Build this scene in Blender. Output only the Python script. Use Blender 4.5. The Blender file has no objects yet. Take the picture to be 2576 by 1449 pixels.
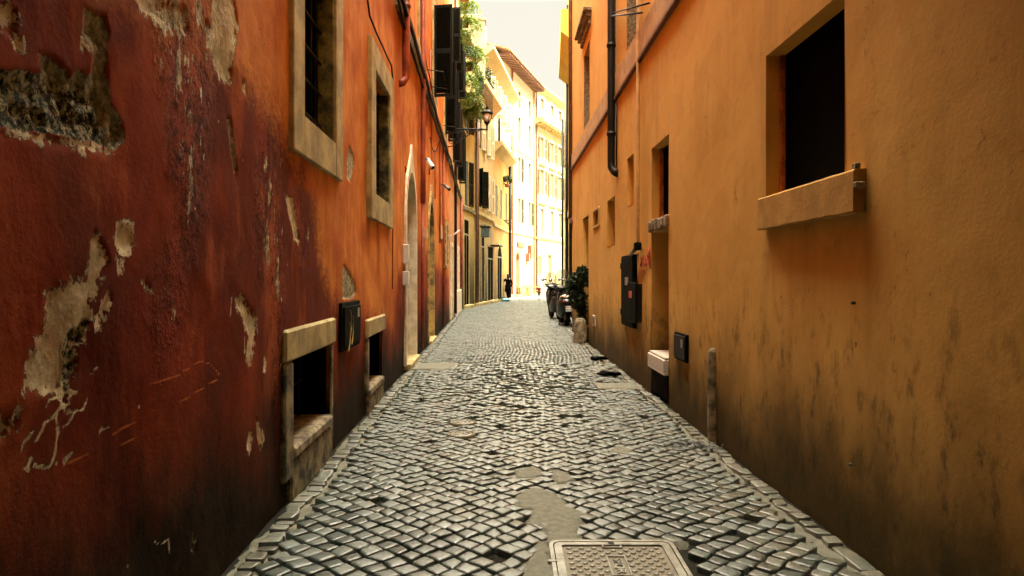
import bpy, math, random
import numpy as np
from mathutils import Vector, Matrix
random.seed(7); RNG = np.random.default_rng(7)
R = math.radians
scene = bpy.context.scene

# ------------------------------------------------------------------ camera, sky, sun, exposure
CAMH = 1.45; FPX = 1800.0; CX = 1288.0; HY = 700.0        # lens in units of a 2576 px wide frame
cam_d = bpy.data.cameras.new('camera'); cam_d.sensor_width = 36; cam_d.lens = 36 * FPX / 2576
cam_d.shift_y = -24.5 / 2576; cam_d.clip_end = 800; cam_d.clip_start = 0.05
cam = bpy.data.objects.new('camera', cam_d); scene.collection.objects.link(cam)
cam.location = (0, 0, CAMH); cam.rotation_euler = (R(90), 0, 0); scene.camera = cam

SUN_EL = 52.0
SUN_DIR = Vector((0.86, -0.51, 0)).normalized()           # horizontal direction towards the sun
world = bpy.data.worlds.new('World'); scene.world = world; world.use_nodes = True
nt = world.node_tree; nt.nodes.clear()
sky = nt.nodes.new('ShaderNodeTexSky'); sky.sky_type = 'NISHITA'; sky.sun_disc = False
sky.sun_elevation = R(SUN_EL); sky.sun_rotation = math.atan2(SUN_DIR.x, SUN_DIR.y); sky.dust_density = 3.0; sky.air_density = 1.0
geo = nt.nodes.new('ShaderNodeTexCoord'); sep = nt.nodes.new('ShaderNodeSeparateXYZ')
nt.links.new(geo.outputs['Generated'], sep.inputs[0])
ramp = nt.nodes.new('ShaderNodeValToRGB')                 # thin bright cloud overhead, creamy dust low down
ramp.color_ramp.elements[0].position = 0.30; ramp.color_ramp.elements[0].color = (1.0, 0.90, 0.66, 1)
ramp.color_ramp.elements[1].position = 0.85; ramp.color_ramp.elements[1].color = (1.0, 0.955, 0.77, 1)
nt.links.new(sep.outputs['Z'], ramp.inputs[0])
CLOUD_LOW, CLOUD_HIGH = 0.47, 18.0
cl = nt.nodes.new('ShaderNodeMapRange'); cl.inputs[1].default_value = 0.36; cl.inputs[2].default_value = 0.80
cl.inputs[3].default_value = CLOUD_LOW; cl.inputs[4].default_value = CLOUD_HIGH
nt.links.new(sep.outputs['Z'], cl.inputs[0])
vm = nt.nodes.new('ShaderNodeVectorMath'); vm.operation = 'SCALE'
nt.links.new(ramp.outputs[0], vm.inputs[0]); nt.links.new(cl.outputs[0], vm.inputs['Scale'])
mixc = nt.nodes.new('ShaderNodeMix'); mixc.data_type = 'RGBA'; mixc.inputs[0].default_value = 0.97
nt.links.new(sky.outputs[0], mixc.inputs[6]); nt.links.new(vm.outputs[0], mixc.inputs[7])
bg = nt.nodes.new('ShaderNodeBackground'); bg.inputs[1].default_value = 0.12
wo = nt.nodes.new('ShaderNodeOutputWorld')
nt.links.new(mixc.outputs[2], bg.inputs[0]); nt.links.new(bg.outputs[0], wo.inputs[0])

sun_d = bpy.data.lights.new('sun', 'SUN'); sun_d.energy = 1.0; sun_d.angle = R(3); sun_d.color = (1.0, 0.93, 0.78)
sun = bpy.data.objects.new('sun', sun_d); scene.collection.objects.link(sun)
dv = Vector((SUN_DIR.x * math.cos(R(SUN_EL)), SUN_DIR.y * math.cos(R(SUN_EL)), math.sin(R(SUN_EL))))
sun.rotation_euler = dv.to_track_quat('Z', 'Y').to_euler(); sun.location = (20, -20, 40)
scene.view_settings.view_transform = 'Standard'; scene.view_settings.look = 'None'
scene.view_settings.exposure = 4.0; scene.view_settings.gamma = 1.0

# ------------------------------------------------------------------ helpers
COL = scene.collection
def tag(o, label=None, cat=None, group=None, kind=None):
    if label: o['label'] = label
    if cat: o['category'] = cat
    if group: o['group'] = group
    if kind: o['kind'] = kind
    return o
def empty(name, loc=(0, 0, 0), rz=0.0):
    o = bpy.data.objects.new(name, None); COL.objects.link(o); o.location = loc; o.rotation_euler = (0, 0, rz)
    o.empty_display_size = 0.2; return o
def link_mesh(name, me, mat=None, parent=None):
    if mat: me.materials.append(mat)
    o = bpy.data.objects.new(name, me); COL.objects.link(o)
    if parent:
        o.parent = parent
        if parent.name in WORLD: o.location = tuple(-v for v in parent.location)
    return o
WORLD = set()
def thing(name, label, cat, loc=(0, 0, 0), rz=0.0, group=None, world=True):
    o = empty(name, loc, rz); tag(o, label, cat, group)
    if world: WORLD.add(o.name)
    return o
def copy_tree(o, parent=None):
    c = o.copy(); COL.objects.link(c)
    if parent: c.parent = parent
    for ch in list(o.children): copy_tree(ch, c)
    return c

class MB:
    """collects faces and links them as one mesh; f maps local (a, b, c) to object space"""
    def __init__(s, f=None): s.v = []; s.f = []; s.fn = f; s.sm = []
    def add(s, vs, fs, smooth=False):
        n = len(s.v)
        if s.fn: vs = [s.fn(*v) for v in vs]
        s.v += [tuple(v) for v in vs]; s.f += [tuple(i + n for i in f) for f in fs]; s.sm += [smooth] * len(fs)
        return s
    def box(s, x0, x1, y0, y1, z0, z1):
        vs = [(x, y, z) for z in (z0, z1) for y in (y0, y1) for x in (x0, x1)]
        return s.add(vs, [(0, 2, 3, 1), (4, 5, 7, 6), (0, 1, 5, 4), (2, 6, 7, 3), (0, 4, 6, 2), (1, 3, 7, 5)])
    def rbox(s, x0, x1, y0, y1, z0, z1, b=0.01):
        """box with chamfered edges"""
        xs, ys, zs = (x0, x1), (y0, y1), (z0, z1); vs = []; idx = {}
        for i in (0, 1):
            for j in (0, 1):
                for k in (0, 1):
                    sx, sy, sz = (1 - 2 * i), (1 - 2 * j), (1 - 2 * k)
                    for a in range(3):
                        p = [xs[i] + sx * b, ys[j] + sy * b, zs[k] + sz * b]
                        p[a] = (xs[i], ys[j], zs[k])[a]
                        idx[(i, j, k, a)] = len(vs); vs.append(tuple(p))
        F = []
        for i in (0, 1): F.append([idx[(i, j, k, 0)] for j, k in ((0, 0), (1, 0), (1, 1), (0, 1))])
        for j in (0, 1): F.append([idx[(i, j, k, 1)] for i, k in ((0, 0), (1, 0), (1, 1), (0, 1))])
        for k in (0, 1): F.append([idx[(i, j, k, 2)] for i, j in ((0, 0), (1, 0), (1, 1), (0, 1))])
        for j in (0, 1):
            for k in (0, 1): F.append([idx[(0, j, k, 1)], idx[(1, j, k, 1)], idx[(1, j, k, 2)], idx[(0, j, k, 2)]])
        for i in (0, 1):
            for k in (0, 1): F.append([idx[(i, 0, k, 0)], idx[(i, 1, k, 0)], idx[(i, 1, k, 2)], idx[(i, 0, k, 2)]])
        for i in (0, 1):
            for j in (0, 1): F.append([idx[(i, j, 0, 0)], idx[(i, j, 1, 0)], idx[(i, j, 1, 1)], idx[(i, j, 0, 1)]])
        for i in (0, 1):
            for j in (0, 1):
                for k in (0, 1): F.append([idx[(i, j, k, 0)], idx[(i, j, k, 1)], idx[(i, j, k, 2)]])
        return s.add(vs, F)
    def tube(s, pts, r, n=8, caps=True):
        pts = [Vector(s.fn(*p)) if s.fn else Vector(p) for p in pts]; fn = s.fn; s.fn = None
        rs = r if isinstance(r, (list, tuple)) else [r] * len(pts)
        vs = []; up0 = None
        for i, p in enumerate(pts):
            d = (pts[min(i + 1, len(pts) - 1)] - pts[max(i - 1, 0)])
            d = d.normalized() if d.length > 1e-9 else Vector((0, 0, 1))
            if up0 is None:
                up0 = Vector((0, 0, 1)) if abs(d.z) < 0.9 else Vector((1, 0, 0))
            a = (up0 - d * up0.dot(d)).normalized(); b = d.cross(a); up0 = a
            for k in range(n):
                t = 2 * math.pi * k / n; vs.append(p + (a * math.cos(t) + b * math.sin(t)) * rs[i])
        F = [(i * n + k, i * n + (k + 1) % n, (i + 1) * n + (k + 1) % n, (i + 1) * n + k) for i in range(len(pts) - 1) for k in range(n)]
        if caps: F += [tuple(range(n))[::-1], tuple((len(pts) - 1) * n + k for k in range(n))]
        s.add(vs, F, True); s.fn = fn; return s
    def lathe(s, prof, c=(0, 0, 0), n=16, ax=(0, 0, 1)):
        """prof = [(r, h)] about axis ax through c"""
        q = Vector((0, 0, 1)).rotation_difference(Vector(ax)); vs = []
        for r, h in prof:
            for k in range(n):
                t = 2 * math.pi * k / n; vs.append(tuple(Vector(c) + q @ Vector((r * math.cos(t), r * math.sin(t), h))))
        F = [(i * n + k, i * n + (k + 1) % n, (i + 1) * n + (k + 1) % n, (i + 1) * n + k) for i in range(len(prof) - 1) for k in range(n)]
        F += [tuple(range(n))[::-1], tuple((len(prof) - 1) * n + k for k in range(n))]
        return s.add(vs, F, True)
    def prism(s, poly, z0, z1, order=(0, 1, 2)):
        """poly in the first two local axes, extruded along the third; order permutes the axes"""
        n = len(poly); vs = []
        for z in (z0, z1):
            for a, b in poly:
                t = (a, b, z); vs.append(tuple(t[order.index(i)] if False else t[order[i]] for i in range(3)))
        F = [tuple(range(n))[::-1], tuple(range(n, 2 * n))] + [(i, (i + 1) % n, n + (i + 1) % n, n + i) for i in range(n)]
        return s.add(vs, F)
    def build(s, name, mat, parent=None, smooth=False, auto=None):
        me = bpy.data.meshes.new(name); me.from_pydata(s.v, [], s.f); me.update()
        import bmesh
        bm = bmesh.new(); bm.from_mesh(me); bmesh.ops.recalc_face_normals(bm, faces=bm.faces); bm.to_mesh(me); bm.free()
        sm = [True] * len(me.polygons) if smooth else s.sm
        me.polygons.foreach_set('use_smooth', sm)
        if auto: me.set_sharp_from_angle(angle=R(auto))
        return link_mesh(name, me, mat, parent)

class Face:
    """a vertical wall plane: s metres along, o metres out towards the street, z up"""
    def __init__(f, A, B, side):
        f.A = Vector((A[0], A[1])); d = Vector((B[0] - A[0], B[1] - A[1])); f.len = d.length; f.u = d.normalized()
        n = Vector((f.u.y, -f.u.x)); f.n = n if side > 0 else -n
    def __call__(f, s, o, z):
        p = f.A + f.u * s + f.n * o; return (p.x, p.y, z)
    def px(f, x, y, o=0.0):
        """the point of the plane (moved out by o) seen at x, y of the 2576 px picture -> (s, z)"""
        t = (x - CX) / FPX; A = f.A + f.n * o
        s = (t * A.y - A.x) / (f.u.x - t * f.u.y); Y = A.y + f.u.y * s
        return s, CAMH - (y - HY) / FPX * Y

def vnoise(x, y, seed=0):
    xi = np.floor(x).astype(np.int64); yi = np.floor(y).astype(np.int64); fx = x - xi; fy = y - yi
    fx = fx * fx * (3 - 2 * fx); fy = fy * fy * (3 - 2 * fy)
    def h(a, b):
        n = (a * 374761393 + b * 668265263 + seed * 974634777) & 0x7fffffff
        n = ((n ^ (n >> 13)) * 1274126177) & 0x7fffffff
        return ((n ^ (n >> 16)) & 0xffff) / 65535.0
    return (h(xi, yi) * (1 - fx) + h(xi + 1, yi) * fx) * (1 - fy) + (h(xi, yi + 1) * (1 - fx) + h(xi + 1, yi + 1) * fx) * fy
def fbm(x, y, o=4, seed=0):
    r = 0; a = 0.5; t = 0
    for i in range(o):
        r = r + a * vnoise(x, y, seed + i * 17); t += a; x = x * 2.03 + 5.1; y = y * 2.03 + 1.7; a *= 0.5
    return r / t
def seg_dist(px, py, a, b):
    ax, ay = a; bx, by = b; dx, dy = bx - ax, by - ay; L = dx * dx + dy * dy + 1e-12
    t = np.clip(((px - ax) * dx + (py - ay) * dy) / L, 0, 1)
    return np.hypot(px - ax - t * dx, py - ay - t * dy)
def poly_sd(px, py, poly):
    """positive inside"""
    d = np.full(px.shape, 1e9); ins = np.zeros(px.shape, bool); n = len(poly)
    for i in range(n):
        a, b = poly[i], poly[(i + 1) % n]; d = np.minimum(d, seg_dist(px, py, a, b))
        c = (a[1] > py) != (b[1] > py)
        with np.errstate(divide='ignore', invalid='ignore'):
            xx = (b[0] - a[0]) * (py - a[1]) / (b[1] - a[1] + 1e-12) + a[0]
        ins ^= c & (px < xx)
    return np.where(ins, d, -d)

# ------------------------------------------------------------------ materials
class NT:
    def __init__(s, name):
        s.m = bpy.data.materials.new(name); s.m.use_nodes = True; s.t = s.m.node_tree; s.t.nodes.clear()
        s.out = s.n('ShaderNodeOutputMaterial'); s.b = s.n('ShaderNodeBsdfPrincipled'); s.l(s.b.outputs[0], s.out.inputs[0])
        s.tc = s.n('ShaderNodeTexCoord').outputs['Object']
    def n(s, k): return s.t.nodes.new(k)
    def l(s, a, b): s.t.links.new(a, b)
    def put(s, sock, v):
        if hasattr(v, 'is_linked') or hasattr(v, 'links'): s.l(v, sock)
        elif isinstance(v, (tuple, list)) and len(v) == 3 and sock.type == 'RGBA': sock.default_value = (*v, 1)
        else: sock.default_value = v
    def noise(s, scale, detail=4, rough=0.6, stretch=None, dist=0.0, col=False):
        n = s.n('ShaderNodeTexNoise'); n.inputs['Scale'].default_value = scale; n.inputs['Detail'].default_value = detail
        n.inputs['Roughness'].default_value = rough; n.inputs['Distortion'].default_value = dist
        c = s.tc
        if stretch:
            mp = s.n('ShaderNodeMapping'); mp.inputs['Scale'].default_value = stretch; s.l(c, mp.inputs[0]); c = mp.outputs[0]
        s.l(c, n.inputs['Vector']); return n.outputs[1 if col else 0]
    def voro(s, scale, feature='F1', out=0, vec=None):
        n = s.n('ShaderNodeTexVoronoi'); n.inputs['Scale'].default_value = scale; n.feature = feature
        s.l(vec or s.tc, n.inputs['Vector']); return n.outputs[out]
    def ramp(s, v, lo, hi, a=0.0, b=1.0, smooth=True):
        n = s.n('ShaderNodeMapRange'); n.interpolation_type = 'SMOOTHSTEP' if smooth else 'LINEAR'
        s.put(n.inputs[0], v)
        for i, x in zip((1, 2, 3, 4), (lo, hi, a, b)): s.put(n.inputs[i], x)
        return n.outputs[0]
    def mix(s, f, a, b):
        n = s.n('ShaderNodeMix'); n.data_type = 'RGBA'; s.put(n.inputs[0], f); s.put(n.inputs[6], a); s.put(n.inputs[7], b); return n.outputs[2]
    def mul(s, a, b):
        n = s.n('ShaderNodeMix'); n.data_type = 'RGBA'; n.blend_type = 'MULTIPLY'; n.inputs[0].default_value = 1
        s.put(n.inputs[6], a); s.put(n.inputs[7], b); return n.outputs[2]
    def math(s, op, a, b=0.0, c=None):
        n = s.n('ShaderNodeMath'); n.operation = op; s.put(n.inputs[0], a); s.put(n.inputs[1], b)
        if c is not None: s.put(n.inputs[2], c)
        return n.outputs[0]
    def attr(s, name, col=False):
        n = s.n('ShaderNodeAttribute'); n.attribute_name = name; return n.outputs['Color' if col else 'Fac']
    def xyz(s):
        n = s.n('ShaderNodeSeparateXYZ'); s.l(s.tc, n.inputs[0]); return n.outputs
    def bump(s, h, strength=0.5, dist=0.01, prev=None):
        n = s.n('ShaderNodeBump'); n.inputs['Strength'].default_value = strength; n.inputs['Distance'].default_value = dist
        s.put(n.inputs['Height'], h)
        if prev is not None: s.l(prev, n.inputs['Normal'])
        s.l(n.outputs[0], s.b.inputs['Normal']); return n.outputs[0]
    def fin(s, col, rough=0.8, metal=0.0, spec=0.5):
        s.put(s.b.inputs['Base Color'], col); s.put(s.b.inputs['Roughness'], rough)
        s.b.inputs['Metallic'].default_value = metal; s.b.inputs['Specular IOR Level'].default_value = spec
        return s.m
def simple(name, col, rough=0.7, var=0.25, scale=6.0, metal=0.0, bump=0.15, bdist=0.004, spec=0.5, dark=None):
    t = NT(name); n1 = t.noise(scale, 6, 0.65); n2 = t.noise(scale * 9, 3, 0.6)
    dk = dark or tuple(c * (1 - var * 1.6) for c in col); lt = tuple(min(1, c * (1 + var)) for c in col)
    c = t.mix(t.ramp(n1, 0.35, 0.65), dk, lt); c = t.mix(t.ramp(n2, 0.45, 0.7, 0, 0.35), c, dk)
    t.bump(t.math('ADD', n1, n2), bump, bdist)
    return t.fin(c, rough, metal, spec)
def leafmat(name, a, b):
    t = NT(name); g = t.n('ShaderNodeObjectInfo'); r = t.attr('rnd'); c = t.mix(r, a, b); t.fin(c, 0.55)
    t.b.inputs['Subsurface Weight'].default_value = 0.0
    tr = t.n('ShaderNodeBsdfTranslucent'); t.l(c, tr.inputs[0]); ms = t.n('ShaderNodeMixShader'); ms.inputs[0].default_value = 0.3
    t.l(t.b.outputs[0], ms.inputs[1]); t.l(tr.outputs[0], ms.inputs[2]); t.l(ms.outputs[0], t.out.inputs[0]); return t.m

def plaster(name, a, b, stain=(0.05, 0.04, 0.02), zband=0.55, bandamt=0.75, streak=0.35, bump=0.35, scuff=True):
    """painted lime render: blotches, runs, a dirty foot with scuffs"""
    t = NT(name); x, y, z = t.xyz()
    n1 = t.noise(0.9, 7, 0.6); n2 = t.noise(5, 7, 0.7); st = t.noise(3.0, 5, 0.6, (1, 1, 0.12)); fine = t.noise(70, 3, 0.6)
    c = t.mix(t.ramp(n1, 0.32, 0.68), a, b); pt = t.noise(0.7, 3, 0.45, (1, 1, 1.3), 0.8); c = t.mix(t.ramp(pt, 0.545, 0.565, 0, 0.3), c, tuple(min(1, v * 1.12 + .01) for v in b))
    c = t.mix(t.ramp(n2, 0.5, 0.75, 0, 0.35), c, tuple(v * 0.72 for v in a))
    c = t.mix(t.ramp(st, 0.52, 0.75, 0, streak), c, tuple(v * 0.6 for v in a))
    c = t.mix(t.ramp(st, 0.28, 0.42, 0.22, 0), c, tuple(min(1, v * 1.25) for v in b))
    # dirt rising from the pavement
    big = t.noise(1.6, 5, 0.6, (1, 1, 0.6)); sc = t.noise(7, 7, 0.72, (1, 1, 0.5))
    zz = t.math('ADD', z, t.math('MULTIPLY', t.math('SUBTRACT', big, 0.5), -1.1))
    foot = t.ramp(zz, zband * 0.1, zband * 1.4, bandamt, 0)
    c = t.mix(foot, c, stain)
    if scuff:
        band = t.math('MULTIPLY', t.ramp(zz, zband * 1.9, zband * 0.9), t.ramp(sc, 0.50, 0.68))
        c = t.mix(t.math('MULTIPLY', band, 0.62), c, (0.035, 0.032, 0.016))
        mk = t.noise(30, 3, 0.6, (1, 0.6, 0.35)); c = t.mix(t.math('MULTIPLY', t.ramp(mk, 0.71, 0.76), t.ramp(zz, zband * 3.2, zband * 0.8, 0, .7)), c, (0.03, 0.025, 0.012))
    vein = t.math('ABSOLUTE', t.math('SUBTRACT', t.noise(1.15, 6, 0.62, (1, 1, 0.6), 0.6), 0.5)); c = t.mix(t.math('MULTIPLY', t.ramp(vein, 0.0, 0.0035, 0.7, 0), t.ramp(n2, 0.5, 0.6)), c, tuple(v * 0.35 for v in a))
    pit = t.voro(2.3); c = t.mix(t.ramp(pit, 0.02, 0.035, 0.55, 0), c, (0.05, 0.035, 0.02))
    h = t.math('ADD', t.math('MULTIPLY', n2, 1.0), t.math('MULTIPLY', fine, 0.12))
    nb = t.bump(h, bump, 0.012); wv = t.noise(1.4, 2, 0.5); t.bump(wv, 0.2, 0.05, nb)
    return t.fin(c, 0.9, 0, 0.08)

def red_wall_mat():
    t = NT('weathered_red_render'); x, y, z = t.xyz()
    n1 = t.noise(1.3, 8, 0.62); n2 = t.noise(6, 7, 0.68); n3 = t.noise(28, 5, 0.7); fine = t.noise(95, 3, 0.6)
    st = t.noise(3.2, 6, 0.65, (1, 1, 0.13)); st2 = t.noise(10, 6, 0.7, (1, 1, 0.10))
    e = t.math('ADD', t.math('MULTIPLY', t.math('SUBTRACT', n2, 0.5), 0.16), t.math('MULTIPLY', t.math('SUBTRACT', n3, 0.5), 0.17))
    red = t.mix(t.ramp(n1, 0.34, 0.66), (0.19, 0.024, 0.008), (0.355, 0.058, 0.017))
    red = t.mix(t.ramp(n2, 0.52, 0.76, 0, 0.32), red, (0.44, 0.095, 0.024))
    red = t.mix(t.ramp(t.noise(0.55, 6, 0.55, (1, 1, 0.7)), 0.47, 0.60, 0, 0.8), red, (0.095, 0.016, 0.006))
    red = t.mix(t.ramp(t.noise(2.2, 6, 0.6, (1, 1, 0.45)), 0.52, 0.66, 0, 0.6), red, (0.50, 0.115, 0.032))
    red = t.mix(t.ramp(st, 0.53, 0.72, 0, 0.6), red, (0.07, 0.008, 0.003))
    red = t.mix(t.ramp(st2, 0.58, 0.72, 0, 0.4), red, (0.36, 0.085, 0.022))
    org = t.mix(t.ramp(n1, 0.34, 0.64), (0.44, 0.115, 0.020), (0.68, 0.26, 0.055))
    org = t.mix(t.ramp(st, 0.5, 0.68, 0, 0.75), org, (0.38, 0.080, 0.016))
    org = t.mix(t.ramp(st2, 0.60, 0.74, 0, 0.5), org, (0.62, 0.34, 0.16))
    om = t.ramp(t.math('ADD', t.attr('sd_orange'), t.math('MULTIPLY', e, 3.0)), -0.14, 0.22)
    c = t.mix(om, red, org)
    # rising damp and soot at the foot
    zz = t.math('ADD', z, t.math('ADD', t.math('MULTIPLY', t.math('SUBTRACT', t.noise(1.1, 5, 0.6, (1, 1, 0.5)), 0.5), -1.3), t.math('MULTIPLY', t.math('SUBTRACT', st2, 0.5), -0.5)))
    foot = t.ramp(zz, 0.22, 1.15, 0.97, 0)
    c = t.mix(foot, c, t.mix(t.ramp(n2, 0.4, 0.7), (0.005, 0.006, 0.003), (0.022, 0.018, 0.008)))
    c = t.mix(t.ramp(t.math('SUBTRACT', t.attr('scratch'), t.math('MULTIPLY', n3, 0.006)), -0.001, 0.003, 0.8, 0), c, (0.52, 0.15, 0.035))
    # small chips everywhere, thickest where the coat has lifted
    chip = t.ramp(t.math('ADD', t.noise(9, 6, 0.75, (1, 1, 0.45)), t.math('MULTIPLY', t.attr('lift'), 0.20)), 0.675, 0.688)
    crm = t.mix(t.ramp(n2, 0.35, 0.62), (0.40, 0.31, 0.16), (0.80, 0.68, 0.43))
    crm = t.mix(t.ramp(n3, 0.55, 0.70, 0, 0.7), crm, (0.15, 0.13, 0.07)); crm = t.mix(t.ramp(t.noise(4.5, 5, 0.7), 0.54, 0.66, 0, 0.6), crm, (0.46, 0.20, 0.07))
    cm = t.math('MAXIMUM', t.ramp(t.math('ADD', t.attr('sd_cream'), e), -0.004, 0.006), chip)
    ck = t.ramp(t.math('SUBTRACT', t.attr('crack'), t.math('MULTIPLY', t.math('SUBTRACT', n3, 0.38), 0.022)), -0.001, 0.003, 1, 0)
    cm = t.math('MAXIMUM', cm, ck)
    c = t.mix(cm, c, crm)
    rub = t.math('ADD', t.attr('sd_rubble'), t.math('MULTIPLY', e, 0.22)); rm = t.ramp(rub, -0.004, 0.006)
    vr = t.voro(34); n4 = t.noise(38, 8, 0.8)
    rc = t.mix(t.ramp(n4, 0.46, 0.60), (0.010, 0.014, 0.006), (0.62, 0.58, 0.36))
    cem = t.mix(t.ramp(n3, 0.38, 0.62), (0.17, 0.17, 0.10), (0.60, 0.56, 0.36))
    rc = t.mix(t.attr('cement'), rc, cem)
    c = t.mix(rm, c, rc)
    c = t.mix(t.ramp(t.voro(5.5), 0.03, 0.05, 0.6, 0), c, (0.03, 0.012, 0.006))
    fl = t.math('MULTIPLY', t.ramp(t.voro(9.0), 0.07, 0.05), t.ramp(t.noise(2.4, 4, 0.6), 0.56, 0.60)); c = t.mix(fl, c, (0.55, 0.42, 0.22))
    h = t.math('ADD', t.math('MULTIPLY', n2, 0.8), t.math('ADD', t.math('MULTIPLY', n3, 0.45), t.math('MULTIPLY', fine, 0.10)))
    bn = t.noise(22, 6, 0.8); blis = t.math('MULTIPLY', t.ramp(bn, 0.50, 0.66), t.ramp(n1, 0.42, 0.62))
    lm = t.ramp(t.math('ADD', t.attr('lift'), t.math('MULTIPLY', t.math('SUBTRACT', n2, 0.5), 1.2)), 0.0, 0.55); c = t.mix(t.math('MULTIPLY', t.ramp(bn, 0.53, 0.60), t.math('MULTIPLY', lm, 0.9)), c, t.mul(c, (0.22, 0.18, 0.18))); c = t.mix(t.math('MULTIPLY', t.ramp(bn, 0.47, 0.40), t.math('MULTIPLY', lm, 0.5)), c, t.mul(c, (1.6, 1.9, 2.0)))  # flaking paint, with its crevice shade put into the colour
    h = t.math('MULTIPLY', h, t.math('ADD', 0.4, lm)); h = t.math('ADD', h, t.math('MULTIPLY', lm, t.math('MULTIPLY', blis, 1.4)))
    h = t.math('SUBTRACT', h, t.math('MULTIPLY', cm, 0.55)); h = t.math('SUBTRACT', h, t.math('MULTIPLY', rm, 0.5))
    h = t.math('ADD', h, t.math('MULTIPLY', t.math('MULTIPLY', rm, n4), 0.55))
    t.bump(h, 1.0, 0.018)
    return t.fin(c, t.ramp(n2, 0.3, 0.7, 0.72, 0.9), 0, 0.06)

M = {}
M['red'] = red_wall_mat()
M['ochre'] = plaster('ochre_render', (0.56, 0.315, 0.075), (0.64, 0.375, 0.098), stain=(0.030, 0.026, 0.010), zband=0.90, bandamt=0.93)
M['pink'] = plaster('faded_salmon_render', (0.46, 0.21, 0.09), (0.60, 0.32, 0.15), zband=0.5)
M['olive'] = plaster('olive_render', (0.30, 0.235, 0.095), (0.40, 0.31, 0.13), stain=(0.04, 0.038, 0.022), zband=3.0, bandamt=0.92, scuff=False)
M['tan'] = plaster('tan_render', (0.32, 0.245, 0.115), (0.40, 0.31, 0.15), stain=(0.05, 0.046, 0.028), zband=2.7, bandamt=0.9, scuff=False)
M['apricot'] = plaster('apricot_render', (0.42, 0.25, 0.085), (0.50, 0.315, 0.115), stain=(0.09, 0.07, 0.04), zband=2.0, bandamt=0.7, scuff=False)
M['cream'] = plaster('cream_render', (0.32, 0.275, 0.185), (0.375, 0.32, 0.22), zband=0.4, bandamt=0.3, scuff=False)
M['cream2'] = plaster('pale_yellow_render', (0.32, 0.26, 0.145), (0.375, 0.305, 0.175), zband=0.4, bandamt=0.3, scuff=False)
M['yellow'] = plaster('yellow_render', (0.42, 0.28, 0.055), (0.48, 0.33, 0.07), zband=0.4, scuff=False)
M['greywall'] = plaster('grey_beige_render', (0.19, 0.16, 0.10), (0.24, 0.205, 0.13), scuff=False)
M['trav'] = simple('travertine', (0.43, 0.345, 0.14), 0.75, 0.18, 4, bump=0.5, bdist=0.008, dark=(0.25, 0.195, 0.075))
M['sillplaster'] = simple('tan_plastered_sill', (0.50, 0.30, 0.09), 0.85, 0.12, 5, bump=0.4, bdist=0.006, dark=(0.42, 0.25, 0.08), spec=0.05)
M['trav_dirty'] = simple('sooty_travertine', (0.20, 0.165, 0.075), 0.8, 0.4, 7, bump=0.6, bdist=0.01, dark=(0.012, 0.014, 0.006))
M['moss'] = simple('mossy_stone', (0.17, 0.15, 0.045), 0.85, 0.5, 4, bump=0.5, bdist=0.008, dark=(0.012, 0.014, 0.005))
M['stone'] = simple('worn_grey_stone', (0.24, 0.19, 0.11), 0.85, 0.4, 9, bump=0.7, bdist=0.012, dark=(0.07, 0.055, 0.03))
M['peperino'] = simple('grey_peperino', (0.27, 0.20, 0.11), 0.85, 0.3, 22, bump=0.4, bdist=0.006, dark=(0.12, 0.085, 0.045))
M['band'] = simple('string_course_render', (0.44, 0.27, 0.10), 0.8, 0.12, 4, dark=(0.33, 0.19, 0.065))
M['white'] = simple('whitewashed_render', (0.74, 0.66, 0.50), 0.8, 0.08, 5, dark=(0.56, 0.47, 0.32))
M['jamb_yellow'] = simple('ochre_jamb', (0.42, 0.28, 0.08), 0.8, 0.3, 5, dark=(0.14, 0.10, 0.035))
M['dark'] = simple('dark_interior', (0.0022, 0.0024, 0.0018), 0.95, 0.2, 5, spec=0.02)  # near-black sheet colour stands in for shade inside openings
M['glass'] = simple('dark_window_glass', (0.005, 0.006, 0.005), 0.2, 0.2, 3, bump=0.02, spec=0.3)
M['iron'] = simple('black_iron', (0.006, 0.006, 0.005), 0.6, 0.3, 12, bump=0.2, spec=0.2)
M['greenmetal'] = simple('dark_green_painted_steel', (0.007, 0.009, 0.006), 0.8, 0.35, 8, dark=(0.003, 0.004, 0.002), spec=0.04)
M['shut'] = simple('black_green_shutter_paint', (0.004, 0.006, 0.004), 0.75, 0.3, 12, spec=0.12)
M['shut2'] = simple('brown_shutter_paint', (0.016, 0.011, 0.007), 0.75, 0.3, 12, spec=0.15)
M['shut_grey'] = simple('sage_shutter_paint', (0.20, 0.18, 0.10), 0.6, 0.2, 12)
M['shut_olive'] = simple('olive_shutter_paint', (0.075, 0.066, 0.034), 0.6, 0.2, 12)
M['shut_white'] = simple('white_shutter_paint', (0.62, 0.55, 0.40), 0.6, 0.1, 12)
M['wood'] = simple('varnished_orange_wood', (0.42, 0.115, 0.02), 0.5, 0.35, 9, dark=(0.16, 0.035, 0.008))
M['door'] = simple('dark_green_door_paint', (0.010, 0.012, 0.007), 0.6, 0.35, 6, spec=0.2)
M['doorgrey'] = simple('grey_green_door_paint', (0.15, 0.15, 0.10), 0.6, 0.25, 6)
M['pipe_red'] = simple('oxide_red_pipe', (0.30, 0.055, 0.018), 0.5, 0.25, 5)
M['pipe_orange'] = simple('orange_pipe', (0.40, 0.11, 0.03), 0.55, 0.25, 5)
M['pipe_dark'] = simple('dark_patinated_pipe', (0.008, 0.008, 0.005), 0.5, 0.35, 6, spec=0.3)
M['pipe_beige'] = simple('painted_conduit', (0.48, 0.27, 0.085), 0.6, 0.15, 6)
M['pipe_brown'] = simple('copper_brown_pipe', (0.12, 0.06, 0.035), 0.5, 0.25, 6)
M['cable'] = simple('black_cable', (0.007, 0.005, 0.004), 0.7, 0.2, 10, spec=0.15)
M['camwhite'] = simple('white_plastic', (0.6, 0.6, 0.55), 0.4, 0.05, 10, bump=0.02)
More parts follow.
